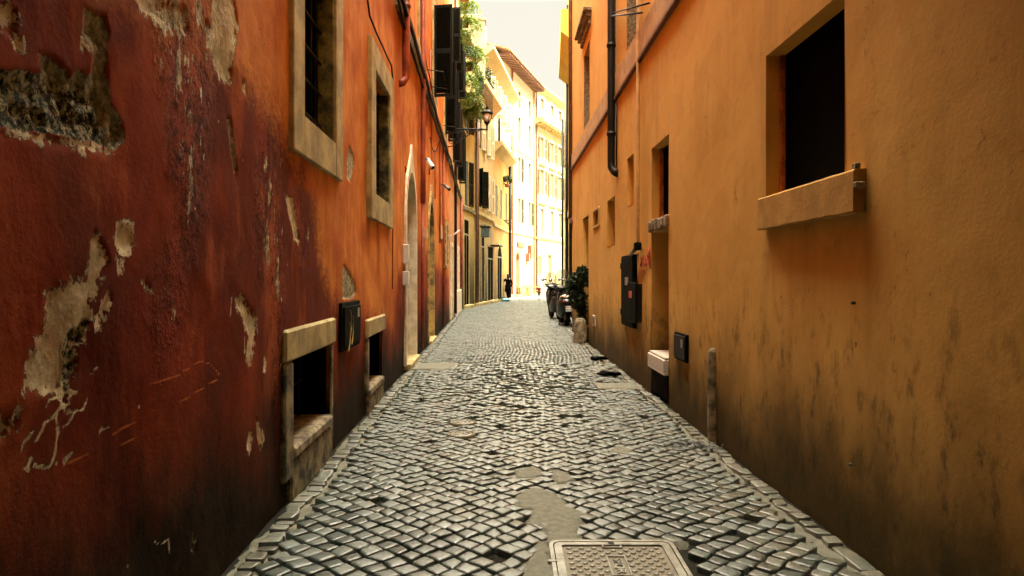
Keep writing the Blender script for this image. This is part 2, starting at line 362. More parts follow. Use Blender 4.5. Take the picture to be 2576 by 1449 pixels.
M['camgrey'] = simple('grey_plastic', (0.10, 0.11, 0.10), 0.4, 0.1, 10, bump=0.02)
M['blackplastic'] = simple('black_plastic', (0.0025, 0.0025, 0.0022), 0.8, 0.2, 10, bump=0.05, spec=0.05)
M['foam'] = simple('white_polystyrene', (0.58, 0.52, 0.44), 0.6, 0.06, 30, bump=0.2, dark=(0.46, 0.40, 0.33))
M['steel'] = simple('worn_cast_iron', (0.27, 0.26, 0.205), 0.42, 0.25, 9, bump=0.3, spec=0.6, dark=(0.15, 0.14, 0.10))
M['steel_dirty'] = simple('dirty_cast_iron', (0.13, 0.108, 0.062), 0.62, 0.3, 14, bump=0.4, dark=(0.11, 0.095, 0.06))
M['tile'] = simple('terracotta_roof_tiles', (0.30, 0.15, 0.08), 0.8, 0.4, 3)
M['eavewood'] = simple('brown_eave_timber', (0.15, 0.065, 0.035), 0.7, 0.3, 4)
M['plaque'] = simple('cream_plaque', (0.55, 0.42, 0.22), 0.7, 0.15, 8)
M['redpaint'] = simple('red_spray_paint', (0.50, 0.035, 0.015), 0.6, 0.2, 10)
M['paper'] = simple('faded_sticker', (0.24, 0.24, 0.20), 0.6, 0.1, 10, bump=0.02)
M['terra'] = simple('terracotta_pot', (0.25, 0.09, 0.04), 0.8, 0.2, 8)
M['potdark'] = simple('old_brown_pot', (0.05, 0.02, 0.01), 0.8, 0.2, 8)
M['leaf_dark'] = leafmat('dark_ivy_leaf', (0.003, 0.008, 0.002), (0.020, 0.045, 0.008))
M['leaf_fern'] = leafmat('bright_fern', (0.035, 0.075, 0.004), (0.15, 0.20, 0.010))
M['leaf_mid'] = leafmat('green_pot_plant', (0.008, 0.024, 0.004), (0.05, 0.09, 0.010))
M['blue'] = simple('pale_blue_bag', (0.16, 0.42, 0.50), 0.5, 0.15, 8)
M['lampglass'] = simple('frosted_lamp_glass', (0.75, 0.66, 0.55), 0.35, 0.05, 5, bump=0.02)
M['signred'] = simple('faded_red_sign', (0.50, 0.10, 0.035), 0.6, 0.2, 6)
M['signorange'] = simple('orange_plinth_paint', (0.62, 0.26, 0.08), 0.6, 0.2, 6)
M['signblue'] = simple('blue_grey_glass', (0.06, 0.10, 0.10), 0.4, 0.2, 6)

# ------------------------------------------------------------------ ground
FL = Face((-1.33, 0), (-1.33 - 0.0335 * 36, 36), +1)       # red house wall, left
FR = Face((1.90, 0), (1.90 - 0.0105 * 20.1, 20.1), -1)     # ochre house wall, right
def G(x, y):
    Y = CAMH * FPX / (y - HY); return ((x - CX) / FPX * Y, Y)
def XL(y): return np.where(y < 34.5, -1.33 - 0.0335 * y, -2.42 + 0.1347 * (y - 34.5))
def XR(y): return np.where(y < 20.2, 1.90 - 0.0105 * y, 2.06 + 0.052 * (y - 20.2))
def terrain(x, y):
    x = np.asarray(x, float); y = np.asarray(y, float)
    w = np.exp(-((y - 11.0) / 3.2) ** 2)
    return (fbm(x * 0.9 + 9, y * 0.7 + 3, 3, 5) - 0.5) * (0.028 + 0.05 * w)

t = NT('cobble_basalt')
rc = t.attr('rnd'); kb = t.attr('kerb'); n1 = t.noise(14, 5, 0.65); n2 = t.noise(90, 4, 0.7); n0 = t.noise(0.8, 3, 0.6)
c = t.mix(rc, (0.028, 0.041, 0.036), (0.105, 0.126, 0.100))
c = t.mix(t.ramp(n0, 0.4, 0.62, 0, 0.30), c, (0.115, 0.13, 0.098))
c = t.mix(t.ramp(n1, 0.5, 0.7, 0, 0.5), c, (0.070, 0.070, 0.048))
kc = t.mix(n1, (0.06, 0.052, 0.030), (0.18, 0.155, 0.095)); c = t.mix(kb, c, kc)
c = t.mix(t.ramp(t.noise(4.2, 4, 0.6), 0.60, 0.67, 0, 0.7), c, (0.12, 0.108, 0.070))
pm = t.noise(55, 6, 0.75); c = t.mix(t.ramp(pm, 0.50, 0.66, 0, 0.55), c, (0.035, 0.036, 0.026)); c = t.mix(t.ramp(pm, 0.44, 0.34, 0, 0.35), c, (0.22, 0.22, 0.17))
t.bump(t.math('ADD', n1, t.math('MULTIPLY', pm, 0.6)), 0.6, 0.005)
M['cobble'] = t.fin(c, t.ramp(t.math('ADD', rc, n1), 0.5, 1.4, 0.30, 0.46), 0, 0.8)
t = NT('joint_earth'); n1 = t.noise(9, 6, 0.7); n2 = t.noise(60, 4, 0.7)
c = t.mix(t.ramp(n1, 0.35, 0.7), (0.003, 0.0035, 0.002), (0.014, 0.014, 0.007))
c = t.mix(t.ramp(t.noise(2.2, 4, 0.6), 0.58, 0.70, 0, 0.5), c, (0.035, 0.042, 0.010))
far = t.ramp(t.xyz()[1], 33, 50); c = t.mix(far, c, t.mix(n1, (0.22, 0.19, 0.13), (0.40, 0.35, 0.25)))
t.bump(t.math('ADD', n1, n2), 0.6, 0.008); M['joint'] = t.fin(c, 0.92, 0, 0.2)
M['mortar'] = simple('grey_mortar', (0.135, 0.130, 0.088), 0.8, 0.15, 20, bump=0.5, bdist=0.003, dark=(0.095, 0.090, 0.06))

gx = np.concatenate([[-300, -60, -8], np.arange(-3.2, 3.3, 0.16), [8, 60, 300]])
gy = np.concatenate([[-300, -40, -13], np.arange(-6, 56, 0.25), [70, 120, 300]])
X_, Y_ = np.meshgrid(gx, gy); Z_ = terrain(X_, Y_) - 0.034
vs = np.stack([X_, Y_, Z_], -1).reshape(-1, 3); nx = len(gx); ny = len(gy)
ii = (np.arange(ny - 1)[:, None] * nx + np.arange(nx - 1)[None]).ravel()
fs = np.stack([ii, ii + 1, ii + nx + 1, ii + nx], 1)
def np_mesh(name, v, f, smooth=True, attrs=None):
    me = bpy.data.meshes.new(name); me.vertices.add(len(v)); me.vertices.foreach_set('co', np.asarray(v, np.float32).ravel())
    k = f.shape[1]; me.loops.add(f.size); me.loops.foreach_set('vertex_index', f.astype(np.int32).ravel())
    me.polygons.add(len(f)); me.polygons.foreach_set('loop_start', np.arange(0, f.size, k, dtype=np.int32))
    me.polygons.foreach_set('use_smooth', np.full(len(f), smooth))
    me.update(calc_edges=True); me.validate()
    for n, a in (attrs or {}).items():
        at = me.attributes.new(n, 'FLOAT', 'POINT'); at.data.foreach_set('value', np.asarray(a, np.float32).ravel())
    return me
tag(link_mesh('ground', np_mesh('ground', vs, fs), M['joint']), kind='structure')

MH = (0.20, 0.885, 3.27, 3.955)                             # the square access cover: x0, x1, y0, y1
COVERS = []                                                 # round and rectangular plates set in the stones
for (px_, py_) in ((1165, 1062), (1160, 1092)):
    a = G(px_, py_); COVERS.append((a[0], a[1], 0.115))
PATCH = [[G(*p) for p in poly] for poly in (
    [(1300, 1238), (1345, 1224), (1398, 1240), (1420, 1262), (1468, 1290), (1452, 1332), (1445, 1362), (1372, 1362), (1376, 1332), (1332, 1312), (1345, 1282), (1300, 1262)],
    [(1376, 1364), (1338, 1386), (1318, 1420), (1300, 1470), (1398, 1470)],
    [(1300, 1178), (1340, 1172), (1368, 1190), (1330, 1202), (1298, 1196)],
    [(1390, 1180), (1425, 1185), (1440, 1205), (1400, 1212)],
    [(1540, 1126), (1575, 1120), (1590, 1134), (1560, 1140)])]

def emit(cor, h, n, dome, rnd, kerb, tiltamt, irr=0.11):
    """cor (N,4,2) corners -> rounded stones as one vertex block"""
    N = len(cor)
    if n == 8: u = np.array([-1, -0.985, -0.93, -0.6, 0.6, 0.93, 0.985, 1]); du = np.array([1, 0.55, 0.15, 0, 0, 0.15, 0.55, 1])
    elif n == 5: u = np.array([-1, -0.93, 0, 0.93, 1]); du = np.array([1, 0.12, 0, 0.12, 1])
    else: u = np.array([-1, -0.88, 0.88, 1]); du = np.array([1, 0.03, 0.03, 1])
    U, V = np.meshgrid(u, u, indexing='ij'); DU, DV = np.meshgrid(du, du, indexing='ij')
    skirt = (np.abs(U) == 1) | (np.abs(V) == 1); D = np.where(skirt, 1.0, np.maximum(DU, DV) + 0.6 * DU * DV)
    rr = 1 - irr * (U * U * V * V)
    u1 = (U * rr).ravel(); v1 = (V * rr).ravel()
    w = np.stack([(1 - u1) * (1 - v1), (1 + u1) * (1 - v1), (1 + u1) * (1 + v1), (1 - u1) * (1 + v1)], 0) / 4
    P = np.einsum('nkc,kp->npc', cor, w)
    wob = 0.005 if n == 8 else 0.0
    if wob: P = P + (RNG.random(P.shape) - 0.5) * wob * np.where(skirt.ravel(), 0.4, 1.0)[None, :, None]
    ctr = cor.mean(1); g = terrain(ctr[:, 0], ctr[:, 1])
    tl = (RNG.random((N, 2)) - 0.5) * tiltamt[:, None]
    rel = P - ctr[:, None, :]
    z = (g + h)[:, None] + (rel * tl[:, None, :]).sum(-1) - np.where(skirt.ravel(), 0.07, dome[:, None] * D.ravel()[None])
    v = np.concatenate([P, z[..., None]], -1).reshape(-1, 3)
    i, j = np.meshgrid(np.arange(n - 1), np.arange(n - 1), indexing='ij'); a = (i * n + j).ravel()
    q = np.stack([a, a + n, a + n + 1, a + 1], 1); f = (q[None] + (np.arange(N) * n * n)[:, None, None]).reshape(-1, 4)
    return v, f, np.repeat(rnd, n * n), np.repeat(kerb, n * n)

p = 0.148
def warp(a):
    x, y = a[..., 0], a[..., 1]
    return np.stack([x + 0.05 * np.sin(y * 0.9 + 0.5) + 0.02 * np.sin(y * 2.3 + x * 2), y + 0.07 * np.cos(x * 1.6 + 0.4) + 0.03 * np.sin(y * 1.7 + x)], -1)
ni = 700
I, J = np.meshgrid(np.arange(-ni, ni), np.arange(-ni, ni), indexing='ij')
def lat(i, j): return np.stack([(i + j) * p / 2, (j - i) * p / 2 * 1.02 + 20.0], -1)
c0 = lat(I + 0.5, J + 0.5); m = (c0[..., 1] > 2.4) & (c0[..., 1] < 51) & (np.abs(c0[..., 0]) < 4.5)
I = I[m]; J = J[m]
def jit(i, j, s):
    x = i.astype(float); y = j.astype(float)
    return np.stack([vnoise(x * 1.7 + 0.37, y * 1.3 + 0.71, s) - 0.5, vnoise(x * 1.9 + 0.11, y * 1.1 + 0.53, s + 9) - 0.5], -1)
def corner(i, j):
    q = warp(lat(i, j)); return q + jit(i, j, 3) * 0.040
cor = np.stack([corner(I, J), corner(I + 1, J), corner(I + 1, J + 1), corner(I, J + 1)], 1)
ctr = cor.mean(1); cx, cy = ctr[:, 0], ctr[:, 1]
ok = (cx > XL(cy) + 0.215) & (cx < XR(cy) - 0.20)
ok &= ~((cx > MH[0] - 0.035) & (cx < MH[1] + 0.035) & (cy > MH[2] - 0.04) & (cy < MH[3] + 0.035))
for (ax, ay, rr_) in COVERS: ok &= np.hypot(cx - ax, cy - ay) > rr_ + 0.03
rough = np.exp(-((cy - 10.6) / 2.6) ** 2 - ((cx - 0.1) / 1.0) ** 2)
ok &= RNG.random(len(cx)) > 0.02 + 0.10 * rough
cor = cor[ok]; ctr = ctr[ok]; rough = rough[ok]
N = len(cor); shr = 0.90 + RNG.random(N) * 0.045 - 0.07 * rough * RNG.random(N)
cor = ctr[:, None] + (cor - ctr[:, None]) * shr[:, None, None]
cor += (RNG.random(cor.shape) - 0.5) * 0.010
hh = (RNG.random(N) - 0.5) * (0.010 + 0.026 * rough); dome = 0.006 + RNG.random(N) * 0.008
pf = np.zeros(N)
for poly in PATCH: pf = np.maximum(pf, np.clip(poly_sd(ctr[:, 0], ctr[:, 1], poly) / 0.05 + 0.6, 0, 1))
sunk = RNG.random(N) < 0.88
hh = np.where((pf > 0.3) & sunk, hh - 0.018 * pf, hh); til = 0.05 + 0.10 * RNG.random(N) + 0.16 * rough
rnd = np.clip(RNG.random(N) * 0.8 + 0.25 * fbm(ctr[:, 0] * 1.2, ctr[:, 1] * 1.2, 3, 2) - 0.1, 0, 1); dirty = np.zeros(N)
dirty = np.clip((ctr[:, 0] - XR(ctr[:, 1]) + 0.75) / 0.5, 0, 0.55) * (RNG.random(N) < 0.5)
parts = []
for n, a, b in ((8, 0, 12.5), (5, 12.5, 24), (4, 24, 60)):
    q = (ctr[:, 1] >= a) & (ctr[:, 1] < b)
    parts.append(emit(cor[q], hh[q], n, dome[q], rnd[q], dirty[q], til[q]))
def row(xf, width, lo, hi, lng, seed):
    rg = np.random.default_rng(seed); y = lo; C = []; base = xf; xf = lambda q: base(q) + 0.012 * math.sin(q * 5.3) + 0.008 * math.sin(q * 13.1)
    while y < hi:
        L = lng * (0.75 + 0.5 * rg.random()); a, b = y + 0.006, y + L - 0.006
        w0 = (rg.random(4) - 0.5) * 0.034
        C.append([(xf(a) + 0.006 + w0[0], a + w0[1] * .5), (xf(a) + width - 0.006 + w0[2], a + w0[3] * .5), (xf(b) + width - 0.006 + w0[1], b + w0[2] * .5), (xf(b) + 0.006 + w0[3], b + w0[0] * .5)]); y += L
    return np.array(C)
rows = [row(lambda y: float(XL(np.float64(y))) + 0.06, 0.115, 2.4, 34, 0.12, 1), row(lambda y: float(XR(np.float64(y))) - 0.145, 0.105, 2.4, 20, 0.15, 3)]
kp = []
for k, C in enumerate(rows):
    n = len(C); kp.append(emit(C, (np.random.default_rng(k).random(n) - 0.5) * 0.014 + -0.003, 8, np.full(n, 0.005), RNG.random(n), np.clip(0.45 + RNG.random(n) * 0.5, 0, 1) * (1.0 if k >= 1 else 0.62), np.full(n, 0.16), 0.13))
def join_parts(parts):
    V = []; Fq = []; R_ = []; K = []; o = 0
    for v, f, r_, k in parts: V.append(v); Fq.append(f + o); R_.append(r_); K.append(k); o += len(v)
    return np.concatenate(V), np.concatenate(Fq), np.concatenate(R_), np.concatenate(K)
v, f, r_, k_ = join_parts(parts)
tag(link_mesh('cobblestone_road', np_mesh('cobblestone_road', v, f, True, {'rnd': r_, 'kerb': k_}), M['cobble']), kind='structure')
v, f, r_, k_ = join_parts(kp)
tag(link_mesh('kerb_strip', np_mesh('kerb_strip', v, f, True, {'rnd': r_, 'kerb': k_}), M['cobble']), kind='structure')
# mortar smeared over the joints
V = []; Fq = []; o = 0
for poly in PATCH + [[(MH[0] - 0.09, MH[2] - .1), (MH[0] - 0.005, MH[2] - .1), (MH[0] - 0.005, MH[3] + 0.01), (MH[0] - 0.06, MH[3] + 0.05)], [(MH[0] - .03, MH[3] + 0.004), (MH[1] + .05, MH[3] + 0.004), (MH[1] + .05, MH[3] + 0.05), (MH[0] - .03, MH[3] + .05)]]:
    P = np.array(poly); a, b = P.min(0) - 0.05, P.max(0) + 0.05; st = 0.012 if a[1] < 6 else 0.04
    x = np.arange(a[0], b[0], st); y = np.arange(a[1], b[1], st); X_, Y_ = np.meshgrid(x, y)
    sd = poly_sd(X_, Y_, poly) + (fbm(X_ * 14, Y_ * 14, 3, 8) - 0.5) * 0.09
    Z_ = terrain(X_, Y_) + np.clip(sd * 0.6, -0.05, 0.004) + (fbm(X_ * 9, Y_ * 9, 3, 4) - 0.5) * 0.007 - 0.004
    nx, ny = len(x), len(y); i = (np.arange(ny - 1)[:, None] * nx + np.arange(nx - 1)[None]).ravel()
    keep = sd.ravel()[i] > -0.05; i = i[keep]
    V.append(np.stack([X_, Y_, Z_], -1).reshape(-1, 3)); Fq.append(np.stack([i, i + 1, i + nx + 1, i + nx], 1) + o); o += nx * ny
for xa, sg in ((XL, 1), (XR, -1)):                          # grit and old mortar along the edges
    y = np.arange(2.4, 20, .03); x = np.arange(0, .36, .018); X_, Y_ = np.meshgrid(x, y); n_ = fbm(X_ * 9, Y_ * 9, 4, 14)
    Z_ = terrain(xa(Y_) + sg * X_, Y_) - 0.027 + (n_ - .5) * .045 - np.clip((.05 - X_) / .05, 0, 1) * .02 - np.clip((X_ - .26) / .10, 0, 1) * .03; XX = xa(Y_) + sg * X_; nx, ny = len(x), len(y)
    i = (np.arange(ny - 1)[:, None] * nx + np.arange(nx - 1)[None]).ravel(); V.append(np.stack([XX, Y_, Z_], -1).reshape(-1, 3)); Fq.append(np.stack([i, i + 1, i + nx + 1, i + nx], 1) + o); o += nx * ny
tag(link_mesh('mortar_patches', np_mesh('mortar_patches', np.concatenate(V), np.concatenate(Fq)), M['mortar']), kind='structure')

# ------------------------------------------------------------------ wall builder
def lines(marks, zones):
    L = []
    for a, b, st in zones: L += list(np.linspace(a, b, max(2, int(round((b - a) / st)) + 1)))
    L = sorted(set(round(float(x), 4) for x in L)); mk = sorted(set(round(float(x), 4) for x in marks)); out = []
    for x in L:
        if all(abs(x - m_) > 0.0045 for m_ in mk): out.append(x)
    return np.array(sorted(out + mk))
def build_wall(name, F, szones, zzones, holes, mat, parent, body=6.0, attrs=None, disp=None, holes_depth=0.2):
    """front skin with real openings and reveals, closed behind by the house's other sides and roof"""
    s0, s1 = szones[0][0], szones[-1][1]; z0, z1 = zzones[0][0], zzones[-1][1]
    S = lines([s0, s1] + [h[k] for h in holes for k in (0, 1)], szones); Z = lines([z0, z1] + [h[k] for h in holes for k in (2, 3)], zzones)
    SS, ZZ = np.meshgrid(S, Z); ns, nz = len(S), len(Z)
    o = np.zeros_like(SS) if disp is None else disp(SS, ZZ)
    X = F.A.x + F.u.x * SS + F.n.x * o; Y = F.A.y + F.u.y * SS + F.n.y * o
    v = np.stack([X, Y, ZZ], -1).reshape(-1, 3)
    sc, zc = (S[:-1] + S[1:]) / 2, (Z[:-1] + Z[1:]) / 2; keep = np.ones((nz - 1, ns - 1), bool)
    for h in holes: keep &= ~((sc[None] > h[0]) & (sc[None] < h[1]) & (zc[:, None] > h[2]) & (zc[:, None] < h[3]))
    i = (np.arange(nz - 1)[:, None] * ns + np.arange(ns - 1)[None])[keep]
    f = np.stack([i, i + 1, i + ns + 1, i + ns], 1)
    ev = []; ef = []; n0 = len(v)
    def quad(*P):
        b = n0 + len(ev); ev.extend(P); ef.append([b, b + 1, b + 2, b + 3])
    for h in holes:
        a, b, c, d, dp = h
        quad(F(a, 0, c), F(a, 0, d), F(a, -dp, d), F(a, -dp, c)); quad(F(b, 0, c), F(b, 0, d), F(b, -dp, d), F(b, -dp, c))
        quad(F(a, 0, d), F(b, 0, d), F(b, -dp, d), F(a, -dp, d)); quad(F(a, 0, c), F(b, 0, c), F(b, -dp, c), F(a, -dp, c))
    B = -body
    quad(F(s0, 0, z0), F(s0, B, z0), F(s0, B, z1), F(s0, 0, z1)); quad(F(s1, 0, z0), F(s1, B, z0), F(s1, B, z1), F(s1, 0, z1))
    quad(F(s0, B, z0), F(s1, B, z0), F(s1, B, z1), F(s0, B, z1)); quad(F(s0, 0, z1), F(s1, 0, z1), F(s1, B, z1), F(s0, B, z1))
    v = np.concatenate([v, np.array(ev)]); f = np.concatenate([f, np.array(ef)])
    A = {}
    if attrs:
        for kx, arr in attrs(SS, ZZ).items(): A[kx] = np.concatenate([arr.ravel(), np.full(len(ev), ATT_DEF.get(kx, 0.0))])
    me = np_mesh(name, v, f, True, A); me.set_sharp_from_angle(angle=R(40))
    return link_mesh(name, me, mat, parent)
ATT_DEF = {'sd_orange': 1, 'sd_cream': -1, 'sd_rubble': -1, 'crack': 1, 'scratch': 1, 'lift': -1, 'cement': 0}

def window(parent, F, s0, s1, z0, z1, depth, pane='glass', frame=None, fw=0.12, proud=0.03, fwb=None, sill=None, bars=None, sash=None, shutters=None, shm='shut', top=True, label=None, name='window', grille=None, swing=80, shw=9):
    w = MB(F).box(s0 - .001, s1 + .001, -depth - 0.02, -depth + 0.012, z0 - .001, z1 + .001).build(name, M[pane], parent)
    if label: w['label'] = label
    if sash:
        q = MB(F); t_ = 0.045
        q.box(s0, s0 + t_, -depth + .014, -depth + .05, z0, z1); q.box(s1 - t_, s1, -depth + .014, -depth + .05, z0, z1)
        q.box(s0 + t_, s1 - t_, -depth + .014, -depth + .05, z1 - t_, z1); q.box(s0 + t_, s1 - t_, -depth + .014, -depth + .05, z0, z0 + t_)
        m_ = (s0 + s1) / 2; q.box(m_ - .03, m_ + .03, -depth + .014, -depth + .052, z0 + t_, z1 - t_)
        q.box(s0 + t_, m_ - .03, -depth + .014, -depth + .048, z0 + (z1 - z0) * .62, z0 + (z1 - z0) * .62 + .035)
        q.box(m_ + .03, s1 - t_, -depth + .014, -depth + .048, z0 + (z1 - z0) * .62, z0 + (z1 - z0) * .62 + .035)
        q.build('sash', M[sash], w)
    if frame:
        q = MB(F); b = fw if fwb is None else fwb
        q.rbox(s0 - fw, s0, -.02, proud, z0 - b, z1 + (fw if top else 0), .008); q.rbox(s1, s1 + fw, -.02, proud, z0 - b, z1 + (fw if top else 0), .008)
        if top: q.rbox(s0 + .001, s1 - .001, -.02, proud - .001, z1, z1 + fw - .002, .006)
        if b > 0: q.rbox(s0 + .001, s1 - .001, -.02, proud - .001, z0 - b + .002, z0, .006)
        q.build('frame', M[frame], w)
    if sill:
        MB(F).rbox(s0 - .10, s1 + .10, -.02, sill[1], z0 - sill[0], z0 - .001, .012).build('sill', M[sill[2]], w)
    if shutters:
        for side in shutters:
            hw = min((s1 - s0) / 2 + 0.02, shw); hx = s0 - .02 if side < 0 else s1 + .02
            an = R(swing); dx = math.cos(an) * side * hw; dy = math.sin(an) * hw
            e = Vector((dx, dy)).normalized(); nn = Vector((-e.y, e.x)); base = Vector((hx, 0.045 + (0.02 if side > 0 else 0)))
            def SF(a, b, z, e=e, nn=nn, base=base): p_ = base + e * a + nn * b; return F(p_.x, p_.y, z)
            q = MB(SF); k = 0.05
            q.box(0, k, -.02, .02, z0, z1); q.box(hw - k, hw, -.02, .02, z0, z1); q.box(k, hw - k, -.02, .02, z0, z0 + .07); q.box(k, hw - k, -.02, .02, z1 - .07, z1)
            q.box(k, hw - k, -.02, .02, (z0 + z1) / 2 - .06, (z0 + z1) / 2 + .06)
            zz = z0 + .09
            while zz < z1 - .08:
                if abs(zz + .02 - (z0 + z1) / 2) > .045: q.add([(k, -.018, zz), (hw - k, -.018, zz), (hw - k, .018, zz + .03), (k, .018, zz + .03), (k, -.018, zz + .008), (hw - k, -.018, zz + .008), (hw - k, .018, zz + .038), (k, .018, zz + .038)], [(0, 1, 2, 3), (4, 5, 6, 7), (0, 1, 5, 4), (3, 2, 6, 7)])
                zz += .045
            q.build('shutter', M[shm], w)
    if grille:
        q = MB(F); o_ = -depth + 0.05; n = grille[0]; mm = grille[1]
        for i in range(n): q.tube([(s0 + (s1 - s0) * (i + .5) / n, o_, z0), (s0 + (s1 - s0) * (i + .5) / n, o_, z1)], .009, 6)
        for i in range(mm): zz = z0 + (z1 - z0) * (i + .5) / mm; q.tube([(s0, o_ + .014, zz), (s1, o_ + .014, zz)], .011, 6)
        q.build('grille', M['iron'], w)
    return w

# ------------------------------------------------------------------ red house (left)
def PL(k, pts):
    """outline points on the red wall -> (s, z)"""
    out = []
    for a, b in pts: out.append(FL.px(a * .5093, (0 if k == 1 else 711.1) + b * .5093))
    return out
cream = [PL(1, q) for q in (
    [(-60, 10), (75, 25), (92, 60), (78, 120), (68, 172), (0, 130), (-60, 120)], [(88, 192), (122, 205), (118, 245), (92, 240)], [(415, 188), (445, 190), (466, 225), (440, 252), (416, 232)],
    [(665, -40), (800, -40), (790, 50), (835, 5), (925, 45), (935, 160), (890, 182), (800, 122), (700, 40)],
    [(1045, -60), (1142, -60), (1172, 120), (1142, 250), (1137, 412), (1085, 392), (1060, 332), (1018, 230), (1008, 90), (1040, 120)],
    [(1190, 395), (1212, 400), (1210, 460), (1192, 450)], [(585, 1115), (660, 1105), (668, 1190), (635, 1250), (590, 1210)],
    [(-60, 622), (120, 645), (300, 675), (490, 690), (575, 745), (560, 775), (480, 738), (300, 720), (100, 685), (-60, 660)])]
cream += [PL(2, q) for q in (
    [(470, -270), (530, -160), (550, -110), (500, 20), (455, 100), (450, 210), (405, 330), (392, 430), (335, 600), (300, 540), (130, 552), (118, 440), (150, 340), (190, 330), (180, 260), (240, 180), (228, 60), (250, 20), (330, 0), (430, -60)],
    [(500, 110), (540, 35), (572, 70), (522, 175), (490, 218), (472, 195)],
    [(1155, 80), (1192, 70), (1230, 130), (1262, 172), (1240, 350), (1226, 432), (1200, 382), (1215, 262), (1180, 160)],
    [(1222, 720), (1240, 750), (1226, 852), (1210, 800)], [(1258, 650), (1275, 720), (1300, 770), (1282, 830), (1262, 760)],
    [(-60, 640), (30, 655), (60, 700), (28, 770), (-60, 790)], [(78, 640), (108, 640), (96, 705), (76, 715)], [(1294, 380), (1305, 385), (1302, 440), (1290, 440)],
    [(595, -100), (612, -90), (604, -50), (590, -60)], [(715, -10), (740, 5), (760, 60), (750, 90), (735, 40)], [(950, 1255), (972, 1270), (968, 1330), (945, 1320)])]
cream.append([FL.px(*q) for q in ((715, 490), (735, 500), (745, 560), (752, 610), (738, 600), (725, 540))])
rubble = [PL(1, q) for q in ([(-60, 345), (60, 345), (130, 350), (210, 365), (235, 350), (215, 300), (205, 265), (260, 285), (330, 330), (380, 385), (400, 342), (470, 375), (492, 300), (470, 230), (432, 180), (425, 45), (470, 60), (530, 80), (556, 180), (540, 250), (552, 380), (570, 520), (622, 600), (632, 690), (582, 748), (490, 698), (350, 680), (200, 652), (-60, 622)],
    [(1118, 575), (1140, 590), (1150, 690), (1170, 830), (1160, 880), (1130, 700)])]
rubble.append(PL(2, [(358, 218), (395, 225), (440, 170), (450, 190), (420, 280), (385, 330), (392, 430), (350, 540), (330, 540), (325, 330)]))
rubble.append([FL.px(*q) for q in ((862, 660), (875, 680), (890, 712), (893, 735), (886, 752), (862, 752), (860, 700))])
rubble.append([FL.px(*q) for q in ((878, 365), (890, 385), (893, 410), (884, 455), (873, 450), (872, 410))])
orange = [FL.px(*q) for q in ((255, -400), (255, 10), (351, 10), (407, 66), (458, 92), (540, 173), (636, 240), (700, 330), (735, 420), (790, 520), (800, 640), (832, 760), (990, 830), (1000, 700), (1040, 560), (1090, 620), (1130, 620), (1130, -400))]
orange[0] = (orange[0][0], 30); orange[-1] = (60, 30); orange[-2] = (60, 1.6)
orange[-3] = (22, 1.5); orange[-4] = (13.5, 2.1)
cr_lines = [PL(2, q) for q in ([(340, 560), (318, 610), (292, 642), (300, 690), (306, 745), (300, 850), (272, 908), (205, 905), (170, 862), (160, 925)], [(292, 650), (235, 690), (222, 740), (190, 785)],
    [(335, 640), (430, 622), (452, 575)], [(378, 662), (352, 708), (310, 730)], [(118, 845), (135, 780), (180, 738)], [(242, 612), (262, 572), (312, 556)], [(135, 905), (165, 925)], [(360, 570), (370, 535), (400, 545)], [(465, 450), (500, 415)],
    [(350, 905), (345, 870), (385, 842)], [(518, 750), (525, 715), (560, 712)], [(1130, 165), (1135, 70)], [(770, 1280), (800, 1290), (840, 1260), (845, 1340)], [(1195, 350), (1200, 220), (1190, 165)], [(1262, 250), (1255, 140)])]
sc_lines = [PL(2, q) for q in ([(590, 562), (700, 525), (870, 462), (940, 415), (985, 388), (1030, 400), (1076, 450)], [(1075, 470), (1010, 512), (860, 606), (760, 642), (650, 705), (580, 750)], [(720, 740), (620, 805)], [(470, 835), (360, 895)])]
def red_attrs(S, Z):
    far = -np.ones_like(S); m = S < 9.0; a = {}
    s_, z_ = S[m], Z[m]
    def mx(polys): 
        r = np.full(s_.shape, -1.0)
        for q in polys: r = np.maximum(r, poly_sd(s_, z_, q))
        o = far.copy(); o[m] = r; return o
    a['sd_cream'] = mx(cream); a['sd_rubble'] = mx(rubble)
    a['sd_orange'] = poly_sd(S, Z, orange)
    for nm, L in (('crack', cr_lines), ('scratch', sc_lines)):
        r = np.full(s_.shape, 1.0)
        for q in L:
            for i in range(len(q) - 1): r = np.minimum(r, seg_dist(s_, z_, q[i], q[i + 1]))
        o = np.ones_like(S); o[m] = np.maximum(0, r - (0.0035 if nm == 'crack' else 0.0015)); a[nm] = o
    # the upper smooth strip of bare cement inside the rubble patch
    c1 = poly_sd(S, Z, PL(1, [(425, 45), (560, 80), (552, 380), (632, 690), (560, 700), (490, 420), (200, 330), (205, 265), (470, 375), (492, 300), (425, 180)]))
    a['cement'] = np.clip(0.5 + c1 * 12, 0, 1); a['cement'][S > 3.6] = 1
    l1 = np.exp(-((S - 4.35) / .35) ** 2 - ((Z - 1.9) / .6) ** 2) + 0.9 * np.exp(-((S - 4.55) / .18) ** 2 - ((Z - 0.8) / .6) ** 2) + 0.9 * np.exp(-((S - 3.2) / .6) ** 2 - ((Z - 3.0) / .5) ** 2) + 0.8 * np.exp(-((S - 5.1) / .25) ** 2 - ((Z - 1.8) / .35) ** 2)
    a['lift'] = l1 + 1.0 * np.exp(-((S - 3.2) / .28) ** 2 - ((Z - 2.15) / .55) ** 2) + 0.6 * np.exp(-((S - 3.0) / .3) ** 2 - ((Z - 1.25) / .35) ** 2) - 0.35
    return a
